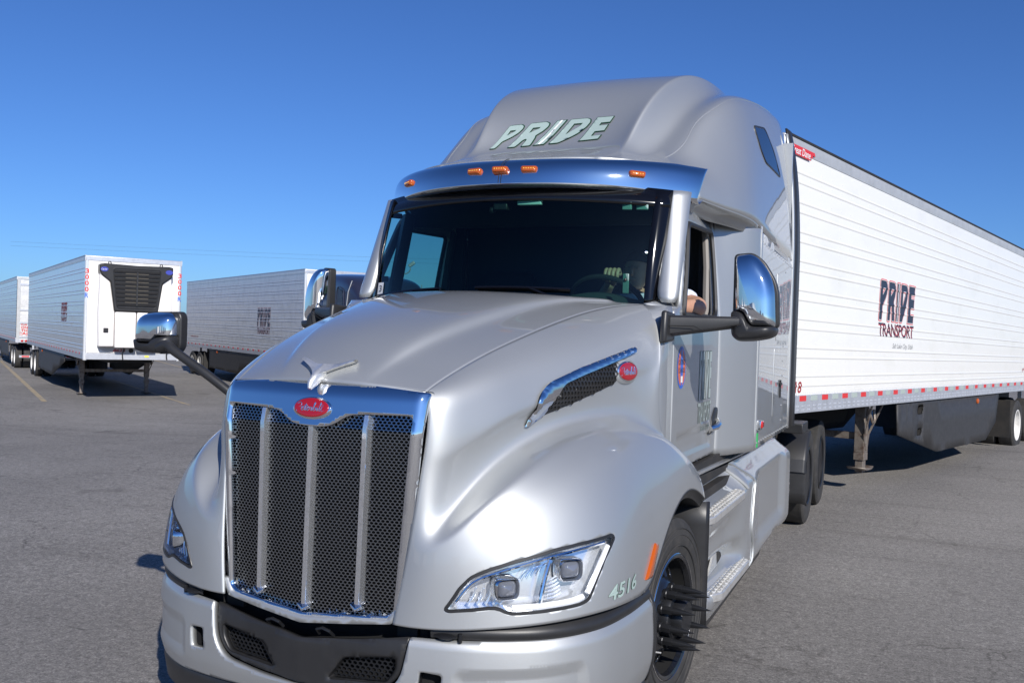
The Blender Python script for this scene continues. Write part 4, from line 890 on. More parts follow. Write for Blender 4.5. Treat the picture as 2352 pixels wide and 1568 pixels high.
# door lettering: outlined capitals, mint fill
def door_pt(y, z, lift): return (door_x(y, z)+lift, y, z)
def door_letters():
    B, Fl, st, w = pride_layers(.12, .014, .0); y0, y1, z0, z1 = .83, 1.175, 1.575, 1.865
    def put(polys, lift, m, nm):
        V, F = poly_mesh(polys); s = [(y0+v[0]/(w+.12)*(y1-y0), z0+v[1]*(z1-z0)) for v in V]; obj(nm, [door_pt(y, z, lift) for y, z in s], F, m, dl, smooth=False)
    put(B, .0015, DKGREEN, 'letter_outline'); put(Fl, .0028, PALEV, 'lettering'); put([(st, None)], .004, WHITEV, 'letter_stripe')
    for off, m, lift in ((.028, DKGREEN, .0015), (.015, PALEV, .0028)):
        V, F = text2d('TRANSPORT', 1, .05, off); V = fit(V, y1-y0+.01, .125); obj('lettering', [door_pt((y0+y1)/2+a, 1.495+b, lift) for a, b in V], F, m, dl, smooth=False)
    V, F = text2d('Salt Lake City, Utah', 1, .35, 0); V = fit(V, .25, .045); obj('lettering', [door_pt(1.03+a, 1.395+b, .002) for a, b in V], F, DKGREEN, dl, smooth=False)
    e = ellipse(36)
    for r_, m, lift in ((1, BLUEV, .0015), (.86, ORANGEV, .0024), (.42, BLUEV, .0028)):
        V, F = cdt(e*np.array([.098*r_ if r_ > .5 else .03,.118*r_ if r_ > .5 else .11])); obj('idle_sticker', [door_pt(.385+a, 1.78+b, lift) for a, b in V], F, m, dl, smooth=False)
    for s_, z in (('CERTIFIED', 1.81), ('CLEAN IDLE', 1.765)):
        V, F = text2d(s_, 1); V = fit(V, .15, .028); obj('sticker_lettering', [door_pt(.385+a, z+b, .0036) for a, b in V], F, NAVYV, dl, smooth=False)
    V, F = cdt(np.array([(-.022,-.018),(.022,-.018),(.022,.018),(-.022,.018)])); obj('sticker_patch', [door_pt(.385+a, 1.715+b, .0036) for a, b in V], F, WHITEV, dl, smooth=False)
door_letters()
# ================================================================ WHEELS
def tyre_profile(r=.505, w=.28):
    h = w/2; return [(.30,-h*.80),(.33,-h*.92),(.40,-h),(.455,-h*.98),(r-.022,-h*.90),(r-.004,-h*.80),(r,-h*.6),(r,h*.6),(r-.004,h*.80),(r-.022,h*.90),(.455,h*.98),(.40,h),(.33,h*.92),(.30,h*.80)]
def make_tyre(o, axis, parent, r=.505, w=.28, n=64):
    mb = MB(); mb.lathe(tyre_profile(r, w), o, axis, n, caps=False); t_ = mb.build('tyre', RUBBER, parent, angle=40)
    return t_
def tread(o, axis, parent, r=.505, w=.28):
    mb = MB(); a = np.array(axis, float); a /= np.linalg.norm(a)
    for q in (-.30,-.10,.10,.30): mb.lathe([(r+.0005,q*w-.006),(r-.012,q*w-.004),(r-.012,q*w+.004),(r+.0005,q*w+.006)], o, axis, 64, caps=False)
    t_ = mb.build('tread_groove', DARK, parent); tag(t_, kind='stuff')
def steer_wheel(side):
    w_ = empty('wheel', (0,0,0), parent=TR); st = R(-7); ax = np.array([math.cos(st)*side, math.sin(st)*side, 0]); ax = np.array([side*math.cos(R(5)), -math.sin(R(5)), 0])
    c = np.array([side*.99, .05, .505]); make_tyre(c, ax, w_)
    for dz in (.40,.432,.445,): pass
    mb = MB()
    for r_ in (.365,.418,.452): mb.lathe([(r_-.003,.139),(r_,.1425),(r_+.003,.139)], c, ax, 64, caps=False)
    mb.build('sidewall_rib', RUBBER, w_)
    # rim: flange, deep black disc with round hand holes, hub
    mb = MB(); mb.lathe([(.318,.118),(.322,.128),(.312,.132),(.298,.126),(.290,.10)], c, ax, 64, caps=False); mb.build('rim_flange', RIMBLK, w_); mb = MB(); mb.lathe([(.3215,.1255),(.3235,.1285),(.3205,.1305)], c, ax, 64, caps=False); mb.build('rim_edge', CHROME, w_)
    x = np.array([-ax[1], ax[0], 0]); z = np.array([0,0,1.]); holes = []
    n = 10; hs = [roundpoly([(.225*math.cos(a)+.028*math.cos(b), .225*math.sin(a)+.028*math.sin(b)) for b in np.linspace(0, 2*math.pi, 14, endpoint=False)], 0) for a in np.linspace(0, 2*math.pi, n, endpoint=False)+.3]
    def prof(r_): return np.interp(r_, [.0,.145,.165,.19,.26,.29,.30], [.105,.105,.10,.075,.045,.03,.02])
    O = ellipse(64)*.297; V, F = cdt(O, hs, np.vstack([ellipse(40)*q for q in (.27,.255,.19,.175,.16,.145,.1,.05)])); obj('rim_disc', [c+x*a+z*b+ax*prof(math.hypot(a, b)) for a, b in V], F, RIMBLK, w_, angle=60, solid=.012)
    mb = MB(); mb.lathe([(.292,.10),(.292,.03),(.292,-.13),(.02,-.13)], c, ax, 40, caps=False); mb.build('rim_barrel', DARK, w_)
    mb = MB(); mb.lathe([(.125,.10),(.125,.135),(.118,.145),(.095,.150),(.092,.195),(.085,.205),(.02,.207)], c, ax, 40, caps=True); mb.build('hub_cap', SATBLK, w_)
    for k in range(10):
        a = 2*math.pi*k/10+.15; p = c+x*.1425*math.cos(a)+z*.1425*math.sin(a)
        mb = MB(); mb.lathe([(.026,.10),(.026,.116),(.024,.12)], p, ax, 12); mb.lathe([(.0225,.118),(.0225,.165),(.021,.170)], p, ax, 6); mb.lathe([(.020,.165),(.019,.18),(.0135,.225),(.007,.262),(.001,.29)], p, ax, 12); mb.build('nut_spike', SATBLK, w_, angle=25)
    mb = MB(); p = c+x*.2*math.cos(4.1)+z*.2*math.sin(4.1); mb.tube([p+ax*.06, p+ax*.11+x*.01], .005, n=6); mb.build('valve_stem', SATIN, w_)
    if side > 0:
        a0 = 3.55; V, F = text2d('ALCOA', 1, 0, 0); V = fit(V, .05, .014); u = np.array([0,0,1.]); cc = c-x*.236-z*.10 if x[1] > 0 else c+x*.236-z*.10
        obj('wheel_lettering', [cc+u*a-x*b*(1 if x[1] < 0 else -1)*-1+ax*(prof(.255)+.02) for a, b in V], F, WHITEV, w_, smooth=False)
        sq = roundpoly([(-.014,-.014),(.014,-.014),(.014,.014),(-.014,.014)], .004, 3); V, F = cdt(sq, [sq*.45]); obj('wheel_mark', [cc+u*(a-.045)+x*b*1.0+ax*(prof(.255)+.02) for a, b in V], F, WHITEV, w_, smooth=False)
    return w_
for s in (1, -1): steer_wheel(s)
def drive_wheels():
    for y in (5.69, 7.0):
        for s in (1, -1):
            w_ = empty('wheel', (0,0,0), parent=TR); ax = (s,0,0)
            for x in (1.035, .70):
                c = (s*x, y, .505); make_tyre(c, ax, w_, .505, .275)
            c = (s*1.035, y, .505); mb = MB(); mb.lathe([(.30,.115),(.314,.13),(.30,.135),(.285,.125),(.28,-.02),(.20,-.05),(.19,-.10),(.03,-.10)], c, ax, 40, caps=True); mb.build('rim', SATBLK, w_, angle=40)
            mb = MB(); mb.lathe([(.12,-.10),(.12,.02),(.10,.05),(.02,.055)], c, ax, 24); mb.build('hub', SATIN, w_)
            tread((s*1.035, y, .505), ax, w_, .505, .275)
drive_wheels()
# black quarter mudguard ahead of the drive tyres
for s in (1, -1):
    mb = MB(); G = []
    for t in np.linspace(0, 1, 14):
        a = R(200-85*t); y, z = 5.66+.60*math.cos(a), .50+.58*math.sin(a)
        if t < .35: y, z = 5.095, .50+.30*(t/.35)-.2*(1-t/.35)
        G.append([(s*(.88+.0), y+.02, z-.01), (s*.89, y, z), (s*1.17, y, z), (s*1.20, y+.012, z-.008), (s*1.205, y+.05, z-.02)])
    mb.grid(G); mb.build('mudguard', BLACKP, TR, solid=.008, angle=60)
    mb = MB(); mb.box((s*1.0,4.95,1.09), (.40,.42,.10)); mb.build('mudguard_bracket', BLACKP, TR, bevel=.01)
# frame rails, axles, tanks, fifth wheel (dark mass under the cab)
mb = MB()
for s in (1, -1): mb.box((s*.43,3.0,.86), (.09,9.0,.27))
mb.build('frame_rails', CHASSIS, TR)
for y in (0.05, 5.69, 7.0): mb = MB(); mb.tube([(-.95,y,.5),(.95,y,.5)], .075, n=10); mb.ball((0,y,.5), .2 if y > 1 else .1, 12); mb.build('axle', CHASSIS, TR)
mb = MB(); mb.box((0,6.3,1.13), (.95,1.0,.08)); mb.box((0,6.3,1.05), (.6,.5,.14)); mb.build('fifth_wheel', CHASSIS, TR)
mb = MB(); mb.box((0,2.2,1.12), (2.1,3.0,.14)); mb.build('cab_floor', CHASSIS, TR)
mb = MB(); mb.box((.0,-.55,1.25), (.9,1.5,1.0)); mb.build('engine_block', DARK, TR)
# ================================================================ CHASSIS FAIRING WITH STEPS (both sides)
def sstep(a, b, v): t = min(1, max(0, (v-a)/(b-a))); return t*t*(3-2*t)
def side_fairing():
    """front section carries two treadplate steps, rear section is a blank fairing"""
    r_ = empty('chassis_fairing', (0,0,0), parent=TR)
    def fx(y, z):
        x = 1.185
        up = 1.02+.0*y
        x -= .12*sstep(.93, 1.10, z)                       # top leans in
        if y < 2.0: x -= .10*sstep(.90, .97, z)*(1-sstep(1.55, 1.85, y)); x -= .045*sstep(.46, .52, z)*sstep(.9, .72, z)*(1-sstep(1.2, 1.75, y)) 
        if y < 1.9: x -= .12*sstep(.44, .50, z)*(1-sstep(.50, .66, z))*(1-sstep(1.35, 1.85, y))*sstep(.55, .75, y)
        if y > 2.0: x -= .035*sstep(2.1, 2.5, y)*(1-sstep(3.5, 3.75, y))*sstep(.42, .52, z)*(1-sstep(.92, 1.0, z))
        x -= .03*(1-sstep(.30, .40, z)); return x
    f1 = [(.50,1.01),(.56,.70),(.56,.33),(.75,.30),(1.35,.30),(2.03,.335),(2.06,.48),(1.98,.62),(2.03,.84),(2.05,.97),(1.70,1.12),(1.55,1.13),(.9,1.18),(.55,1.16)]
    f2 = [(2.04,.34),(3.2,.41),(3.55,.36),(3.95,.33),(4.0,.60),(3.97,.95),(3.80,1.08),(3.70,1.09),(2.9,1.12),(1.72,1.125),(2.06,.97),(2.04,.84),(1.99,.62),(2.07,.48)]
    for nm, f in (('step_panel', f1), ('rear_panel', f2)):
        o = panel(nm, roundpoly(f, .03, 4), [], lambda y, z: (fx(y, z), y, z), SILVER, r_, step=.028, solid=.015, angle=50); flipout(o)
    e = smoothline([(1.70,1.125),(2.045,.97),(2.035,.84),(1.985,.62),(2.06,.48),(2.035,.34)], 6); mb = MB(); mb.tube([(fx(y, z)+.003, y, z) for y, z in e], .010, n=6); mb.build('panel_edge', SILVER, r_)
    e = smoothline([(1.56,1.135),(1.70,1.06),(1.76,.97),(1.78,.93)], 5); mb = MB(); mb.tube([(fx(y, z)+.008, y, z) for y, z in e], .014, n=6); mb.build('grab_edge', SILVER, r_)
    # treadplate steps
    for nm, z, y0, y1, x0, x1, th in (('upper_step', .935, .50, 1.66, 1.02, 1.205, .045), ('lower_step', .455, .72, 1.78, 1.03, 1.225, .05)):
        out = roundpoly([(x0,y0+.22),(x0,y1-.05),(x1-.06,y1),(x1,y1-.06),(x1,y0+.10),(x1-.05,y0),(x0+.06,y0)], .02, 3)
        V, F = cdt(out); n = len(V); mb = MB(); mb.prism([(x, y, z) for x, y in out], (0,0,-th)); s_ = mb.build(nm, TREAD, r_, bevel=.006)
        mb = MB(); k = 0
        for i, y in enumerate(np.arange(y0+.03, y1-.02, .034)):
            for j, x in enumerate(np.arange(x0+.03, x1-.012, .028)):
                if inpolys([(x, y)], inset(out, -.012))[0]:
                    rot = Matrix.Rotation(R(45 if (i+j) % 2 else -45), 3, 'Z'); mb.box((x, y, z+.003), (.024,.009,.010), 0, rot)
        t_ = mb.build('tread_bars', TREAD, s_, smooth=False); tag(t_, kind='stuff')
    # vertical kick plate inside the lower step well
    mb = MB(); mb.prism([(1.075,1.05,.48),(1.075,1.30,.49),(1.085,1.22,.60),(1.085,1.12,.59)], (.012,0,0)); mb.build('kick_plate', TREAD, r_)
    # black front closing panel behind the wheel, dark top shelf, flap below
    mb = MB(); G = [[(1.19,.53,z), (1.175,.505,z), (1.10,.48,z), (.75,.46,z)] for z in (.32,.5,.7,.9,1.03)]; mb.grid(G); mb.build('wheel_well_panel', BLACKP, r_, solid=.01)
    mb = MB(); mb.prism([(.93,.58,1.172),(1.068,.60,1.160),(1.068,1.62,1.125),(1.068,3.85,1.085),(.93,3.85,1.10),(.93,1.62,1.14)], (0,0,-.02)); mb.build('top_shelf', SILVER, r_)
    mb = MB(); mb.prism([(1.14,.70,.32),(1.14,2.9,.36),(1.11,2.85,.24),(1.11,.9,.20)], (-.012,0,0)); mb.build('skirt_flap', BLACKP, r_)
    mb = MB(); mb.box((.85,2.2,.72), (.45,3.0,.6)); mb.build('fuel_tank', CHASSIS, r_)
    return r_
sf = side_fairing(); mirror_tree(sf)
# ================================================================ CAB INTERIOR
def interior():
    it = empty('cab_interior', (0,0,0), parent=TR)
    mb = MB(); mb.grid([[(x,1.62,1.2),(x,1.62,2.2),(x,1.60,2.70),(x,1.2,2.84),(x,.62+.15*x*x,2.84),(x,.36+.34*x*x,2.76)] for x in np.linspace(-.93, .93, 12)]); o = mb.build('liner', LINER, it)
    mb = MB(); mb.box((0,.9,1.30), (1.95,1.5,.04)); mb.build('floor_mat', SEAT, it)
    G = []
    for x in np.linspace(-.95, .95, 40):
        y0 = .03+.36*x*x; hump = .06*math.exp(-((x-.52)/.22)**2)
        G.append([(x,y0+.01,2.085),(x,y0+.10,2.095),(x,y0+.24,2.125+hump),(x,y0+.32,2.13+hump*1.1),(x,y0+.37,2.09+hump*.8),(x,y0+.40,1.95),(x,y0+.42,1.5)])
    MB().grid(G).build('dashboard', DASH, it, angle=60)
    c = np.array([.53,.58,2.12]); n = np.array([0,.72,.69]); n /= np.linalg.norm(n); u = np.array([1.,0,0]); w = np.cross(n, u); w = w if w[2] > 0 else -w
    mb = MB(); mb.tube([c+u*.225*math.cos(a)+w*.225*math.sin(a) for a in np.linspace(0, 2*math.pi, 40, endpoint=False)], .016, n=8, closed=True)
    for a in (R(200), R(340), R(270)): mb.tube([c+u*.05*math.cos(a)+w*.05*math.sin(a)-n*.02, c+u*.225*math.cos(a)+w*.225*math.sin(a)], .012, n=6)
    mb.ball(c-n*.02, (.08,.06,.07), 10); mb.build('steering_wheel', SEAT, it)
    for x in (-.53, .53):
        mb = MB(); mb.box((x,1.15,1.72), (.52,.5,.16)); mb.build('seat_cushion', SEAT, it, bevel=.05)
        mb = MB(); mb.hexa([(x-.24,1.36,1.78),(x+.24,1.36,1.78),(x+.24,1.50,1.78),(x-.24,1.50,1.78),(x-.2,1.44,2.38),(x+.2,1.44,2.38),(x+.2,1.56,2.38),(x-.2,1.56,2.38)]); mb.build('seat_back', SEAT, it, bevel=.05)
    # header console, camera, toll tag, mirror bracket and stickers on the glass
    mb = MB(); mb.grid([[(x,.36+.34*x*x,2.76),(x,.46+.3*x*x,2.68),(x,.70,2.62),(x,.95,2.64),(x,1.2,2.80)] for x in np.linspace(-.88, .88, 20)]); mb.build('header_console', LINER, it, angle=60)
    mb = MB(); p = wsp(.16, .865, -.03); mb.box(p, (.15,.035,.032)); mb.build('toll_tag', mat('tag_white', (.70,.86,.78), 0, .5), it, bevel=.006)
    mb = MB(); p = wsp(-.02, .85, -.05); mb.box(p, (.09,.06,.05)); mb.ball(p+np.array([-.06,0,-.02]), .022, 10); mb.build('dash_camera', BLACKP, it, bevel=.008)
    mb = MB(); p = wsp(.70, .86, -.02); mb.box(p, (.055,.02,.045)); mb.box(p+np.array([.08,.03,-.005]), (.07,.01,.03)); mb.build('glass_sensor', mat('sensor_grey', (.25,.38,.34), 0, .5), it, bevel=.006)
    mb = MB(); p = wsp(.745, .20, -.015); mb.box(p, (.035,.012,.11)); t_ = mb.build('transponder', mat('transponder_green', (.16,.24,.22), 0, .3), it, bevel=.004)
    mb = MB(); mb.ball(p+np.array([0,-.008,.02]), .010, 8); mb.build('transponder_button', BLACKP, t_)
    V, F = cdt(np.array([(-.03,-.06),(.03,-.06),(.03,.06),(-.03,.06)])); st = obj('number_sticker', [wsp(-.855+a, .095+b/.69, .006) for a, b in V], F, WHITEV, it, smooth=False)
    V, F = text2d('3', 1); V = fit(V, .03, .04); obj('sticker_digit', [wsp(-.853+a, .125+b/.69, .009) for a, b in V], F, NAVYV, st, smooth=False)
    mb = MB()
    for k in range(6): mb.box(wsp(-.873+.007*k, .045, .010), (.0035,.001,.026))
    bc = mb.build('sticker_bars', NAVYV, st); tag(bc, kind='stuff')
    # grab handle and dark B-post trim seen through the open driver's window
    for q in (1,-1):
        mb = MB(); mb.tube([(q*.965,1.30,2.05),(q*.955,1.33,2.40),(q*.93,1.36,2.66)], .028, n=8); mb.build('post_trim', RIBLEATHER if q > 0 else DASH, it)
        mb = MB(); mb.prism([(q*.90,1.42,1.3),(q*1.0,1.42,1.3),(q*.97,1.42,2.72),(q*.87,1.42,2.72)], (0,.05,0)); mb.build('post_panel', LINER, it)
interior()
# ================================================================ DRIVER
def skin_body(name, verts, edges, radii, m, parent=None, sub=2):
    me = bpy.data.meshes.new(name); me.from_pydata(verts, edges, []); o = link(bpy.data.objects.new(name, me), parent); me.materials.append(m)
    md = o.modifiers.new('skin', 'SKIN'); md.use_smooth_shade = True; sv = me.skin_vertices[0].data
    for i, r_ in enumerate(radii): sv[i].radius = (r_, r_) if not hasattr(r_, '__len__') else r_
    sv[0].use_root = True
    s_ = o.modifiers.new('sub', 'SUBSURF'); s_.levels = sub; s_.render_levels = sub
    return o
def driver():
    pr = empty('person', (.53,1.15,1.8)); tag(pr, 'driver in light blue shirt, one hand on the wheel, elbow out of the window', 'person')
    off = Vector((-.53,-1.15,-1.8)); T = lambda p: tuple(Vector(p)+off)
    # body: pelvis, spine, neck, shoulders, arms to the wrists
    V = [(.53,1.22,1.82),(.53,1.22,1.98),(.535,1.20,2.10),(.545,1.16,2.20),(.55,1.13,2.265),
         (.39,1.14,2.13),(.36,.95,2.02),(.42,.76,2.14),(.545,.60,2.27),
         (.71,1.12,2.15),(.86,1.0,2.175),(1.035,.825,2.128),(.985,.63,2.122),(.92,.47,2.122),
         (.42,.95,1.80),(.40,.62,1.80),(.66,.95,1.80),(.68,.62,1.80)]
    E = [(0,1),(1,2),(2,3),(3,4),(2,5),(5,6),(6,7),(7,8),(2,9),(9,10),(10,11),(11,12),(12,13),(0,14),(14,15),(0,16),(16,17)]
    Rd = [(.17,.13),(.17,.12),(.16,.11),(.075,.075),(.055,.06),.075,.055,.045,.032,.080,.070,.060,.050,.034,.085,.07,.085,.07]
    b = skin_body('body', [T(p) for p in V], E, Rd, SKIN, pr)
    # short-sleeved shirt over torso and upper arms
    V2 = [(.53,1.22,1.84),(.53,1.22,1.98),(.535,1.20,2.10),(.545,1.17,2.185),(.39,1.14,2.125),(.365,1.0,2.05),(.71,1.12,2.15),(.83,1.02,2.18),(.965,.895,2.155)]
    E2 = [(0,1),(1,2),(2,3),(2,4),(4,5),(2,6),(6,7),(7,8)]
    skin_body('shirt', [T(p) for p in V2], E2, [(.185,.145),(.185,.135),(.18,.125),(.085,.085),.092,.078,.098,.092,.086], SHIRT, pr)
    # head with nose, brow, ears
    mb = MB(); G = []; hc = Vector((.55,1.09,2.36)); n = 20
    prof = [(-.115,.02,.0),(-.11,.045,-.03),(-.095,.062,-.02),(-.07,.072,-.008),(-.03,.078,0),(.01,.080,.0),(.05,.078,.006),(.085,.066,.01),(.108,.042,.012),(.118,.012,.012)]
    for z, r_, sh in prof: G.append([hc+Vector((r_*.92*math.cos(a), r_*1.15*math.sin(a)+sh, z))+off for a in np.linspace(0, 2*math.pi, n+1)])
    mb.grid(G)
    mb.tube([hc+Vector((0,-.088,.03))+off, hc+Vector((0,-.104,.0))+off, hc+Vector((0,-.112,-.022))+off, hc+Vector((0,-.092,-.030))+off], [.008,.011,.015,.008], n=8)
    for q in (-1, 1):
        mb.ball(hc+Vector((q*.078,.01,-.005))+off, (.012,.022,.034), 10); mb.ball(hc+Vector((q*.030,-.083,.018))+off, (.014,.008,.008), 8)
    mb.ball(hc+Vector((0,-.088,-.058))+off, (.026,.010,.008), 8)
    h = mb.build('head', SKIN, pr, angle=180)
    mb = MB(); G = [[hc+Vector((r_*math.cos(a), r_*1.16*math.sin(a)+.012+.010*(math.sin(a) > .2), z+.018*math.sin(a)*-1))+off for a in np.linspace(0, 2*math.pi, 25)] for z, r_ in ((.045,.082),(.07,.080),(.095,.066),(.115,.042),(.124,.008))]; mb.grid(G)
    mb.grid([[hc+Vector((r_*math.cos(a), r_*1.16*math.sin(a)+.012, z))+off for a in np.linspace(.15, math.pi-.15, 13)] for z, r_ in ((-.06,.074),(-.02,.083),(.03,.084),(.06,.083))]); mb.build('hair', HAIR, pr, angle=180)
    # right hand closed over the top of the steering wheel: palm and five fingers
    hb = Vector((.575,.555,2.305)); mb = MB()
    mb.ball(hb+Vector((0,.015,.004))+off, (.046,.038,.020), 12)
    for k, (dx, L) in enumerate(((-.036,.9),(-.0125,1.02),(.0125,1.0),(.036,.84))):
        p = [hb+Vector((dx*.9,.0,.014)), hb+Vector((dx,-.036*L,.026)), hb+Vector((dx,-.062*L,.006)), hb+Vector((dx*.98,-.064*L,-.024*L)), hb+Vector((dx*.96,-.044*L,-.044*L))]
        mb.tube([q+off for q in smoothline(p, 4)] if False else [Vector(q)+off for q in smoothline([tuple(a) for a in p], 4)], [*np.linspace(.0125,.0125,5), *np.linspace(.0125,.0105,8), *np.linspace(.0105,.008,4)], n=8)
    p = [hb+Vector((-.040,.020,-.002)), hb+Vector((-.060,.0,-.012)), hb+Vector((-.060,-.028,-.024)), hb+Vector((-.046,-.044,-.034))]
    mb.tube([Vector(q)+off for q in smoothline([tuple(a) for a in p], 4)], np.linspace(.0135,.009,13), n=8)
    mb.tube([Vector((.54,.62,2.262))+off, hb+Vector((-.004,.03,-.002))+off], [.030,.027], n=10); mb.build('hand', SKIN, pr, angle=180)
    # left hand resting inside the sill
    hb = Vector((.885,.42,2.115)); mb = MB(); mb.ball(hb+off, (.038,.045,.018), 12)
    for k, dy in enumerate((-.03,-.01,.01,.03)):
        p = [hb+Vector((-.02,dy,.004)), hb+Vector((-.065,dy*1.1-.02,.006)), hb+Vector((-.092,dy*1.1-.03,-.012)), hb+Vector((-.098,dy*1.1-.03,-.034))]
        mb.tube([Vector(q)+off for q in p], [.0115,.011,.010,.008], n=8)
    p = [hb+Vector((-.01,-.035,0)), hb+Vector((-.04,-.068,.0)), hb+Vector((-.068,-.078,-.006))]; mb.tube([Vector(q)+off for q in p], [.013,.012,.009], n=8)
    mb.tube([Vector((.925,.475,2.122))+off, hb+Vector((.01,.005,0))+off], [.032,.026], n=10); mb.build('hand', SKIN, pr, angle=180)
driver()
# ================================================================ TRAILERS
RIBZ = [z for k in range(8) for z in (1.475+.297*k, 1.575+.297*k)]       # paired horizontal swages
def ribx(z):
    o = 0.
    for r_ in RIBZ:
        d = abs(z-r_)
        if d < .015: o = max(o, .0065*math.cos(d/.015*math.pi/2)**.7)
    return o
RZ = sorted(set([1.36, 3.855]+[r_+d for r_ in RIBZ for d in (-.0155,-.0148,-.010,0,.010,.0148,.0155) if 1.37 < r_+d < 3.85]))
def tr_wheel(parent, x, y, rimm, detail=True):
    s = 1 if x > 0 else -1; w_ = empty('wheel', (0,0,0), parent=parent); ax = (s,0,0); c = (x, y, .50)
    make_tyre(c, ax, w_, .50, .28, 48 if detail else 32); make_tyre((x-s*.33, y, .50), ax, w_, .50, .28, 32)
    mb = MB(); mb.lathe([(.30,.115),(.312,.13),(.30,.134),(.285,.12),(.275,.02),(.24,-.03),(.16,-.04),(.15,-.03),(.11,-.03)], c, ax, 36, caps=False); mb.build('rim', rimm, w_, angle=40)
    mb = MB(); mb.lathe([(.16,-.06),(.11,-.03),(.10,.03),(.085,.05),(.02,.055)], c, ax, 20); mb.build('hub', CHASSIS, w_)
    if detail: tread(c, ax, w_, .50, .28)
    return w_
def trailer(name, L, side_m, cap_m, rail_m, rimm, skirt_m, white=False, detail=True, ride=0.0, axles=(12.0, 13.25), foot=.0, skirt=True, front=True, ends=True, leg_y=2.72):
    """local frame: origin on the ground under the front, x = driver's side, y = rearwards"""
    t_ = empty(name); W = 1.295; z0, z1 = 1.19, 3.99+.10*(0 if white else 1); zs = z1-3.99
    stp = .312 if detail else .62
    for s in (1, -1):
        sw = MB(); rows = []
        ys = np.linspace(.03, L-.05, 2)
        for y in ys: rows.append([(s*(W+ribx(z)), y, z+zs*(z-1.36)/2.5) for z in RZ])
        o = sw.grid(rows).build('side_wall', side_m, t_, fix=False, angle=14); flipout(o, 0, s)
        mb = MB(); mb.prism([(s*(W+.004),.0,z0+.0),(s*(W+.012),.0,z0+.004),(s*(W+.012),.0,1.375),(s*(W-.01),.0,1.385),(s*(W-.03),.0,z0+.0)], (0,L,0)); rl = mb.build('bottom_rail', rail_m, t_, angle=20)
        mb = MB(); mb.prism([(s*(W+.006),.0,z1-.14),(s*(W+.012),0,z1-.05),(s*(W+.006),0,z1-.012),(s*(W-.04),0,z1+.006),(s*(W-.06),0,z1-.14)], (0,L,0)); cp_ = mb.build('top_rail', cap_m, t_, angle=20)
        mb = MB(); mb.box((s*(W+.0),L/2,z1+.0), (.03,L,.022)); mb.build('roof_edge', CHASSIS if white else CAPM, t_)
        if s > 0 or not white:      # conspicuity tape
            tp = MB(); tw = MB(); y = .56; k = 0
            while y < L-.4:
                for mbx, yy in ((tp, y), (tw, y+.3175)):
                    mbx.box((s*(W+.0135), yy+.09, 1.343), (.003,.175,.056))
                y += .635
            a_ = tp.build('red_tape', REDV, rl, smooth=False); tag(a_, kind='stuff'); b_ = tw.build('white_tape', mat('silver_tape', (.42,.48,.44), .1, .35) if 'silver_tape' not in MATS else MATS['silver_tape'], rl, smooth=False); tag(b_, kind='stuff')
        if detail and s > 0:
            rv = MB()
            for y in np.arange(.35, L-.2, .312):
                for z in np.arange(1.43, 3.82, .099):
                    if ribx(z) < .0005: rv.add([(W,y-.006,z-.006),(W,y+.006,z-.006),(W,y+.006,z+.006),(W,y-.006,z+.006),(W+.005,y,z)], [(0,1,4),(1,2,4),(2,3,4),(3,0,4)])
            r2 = rv.build('side_rivets', side_m, t_, fix=False); tag(r2, kind='stuff')
            rv = MB()
            for y in np.arange(.2, L-.2, .156):
                for dz in (1.225, 1.265):
                    for e in (-.022,.022): rv.add([(W+.012,y+e-.008,dz-.008),(W+.012,y+e+.008,dz-.008),(W+.012,y+e+.008,dz+.008),(W+.012,y+e-.008,dz+.008),(W+.019,y+e,dz)], [(0,1,4),(1,2,4),(2,3,4),(3,0,4)])
            for y in np.arange(.05, L-.05, .05): rv.add([(W+.002,y-.004,1.39),(W+.002,y+.004,1.39),(W+.002,y+.004,1.40),(W+.002,y-.004,1.40),(W+.007,y,1.395)], [(0,1,4),(1,2,4),(2,3,4),(3,0,4)])
            r2 = rv.build('rail_bolts', rail_m, rl, fix=False); tag(r2, kind='stuff')
    mb = MB(); mb.box((0,L/2,z1-.02), (2.58,L-.02,.03)); mb.build('roof', WFRONT, t_)
    mb = MB(); mb.box((0,L/2,1.255), (2.50,L-.05,.10)); mb.build('floor_deck', CHASSIS, t_)
    # under-frame: slider rails, axles, wheels, mud flaps, landing legs
    mb = MB(); [mb.box((s*.48,L*.72,1.05), (.12,L*.45,.30)) for s in (1,-1)]; mb.build('slider_rails', CHASSIS, t_)
    mb = MB(); mb.box((0,1.2,1.14), (1.2,1.8,.10)); mb.build('coupler_plate', CHASSIS, t_)
    for y in axles:
        mb = MB(); mb.tube([(-1.1,y,.5),(1.1,y,.5)], .07, n=8); mb.build('axle', CHASSIS, t_)
        for s in (1, -1): tr_wheel(t_, s*1.12, y, rimm, detail)
    for s in (1, -1):
        g = -foot
        mb = MB(); mb.box((s*.94,leg_y,.86), (.13,.16,.66)); mb.box((s*.94,leg_y,.86), (.16,.05,.60)); lg = mb.build('landing_leg', GALV if not white else GALV, t_, bevel=.006)
        mb = MB(); mb.box((s*.94,leg_y,(.66+foot)/2), (.10,.12,.66-foot+.06)); mb.box((s*.94,leg_y,.48 if foot > .1 else .40), (.135,.16,.10)); mb.build('inner_leg', GALV, lg, bevel=.005)
        mb = MB(); mb.grid([[(s*.94+a, leg_y-.17, foot+.035+.0), (s*.94+a, leg_y-.10, foot+.008), (s*.94+a, leg_y+.10, foot+.008), (s*.94+a, leg_y+.17, foot+.035)] for a in (-.12,.12)]); mb.build('foot', GALV, lg, solid=.014)
        mb = MB()
        for e in (-1, 1): mb.prism([(s*.99,leg_y+e*.04,.74),(s*.99,leg_y+e*.075,.72),(s*1.14,leg_y+e*.26,1.20),(s*1.14,leg_y+e*.20,1.20)], (s*.012,0,0))
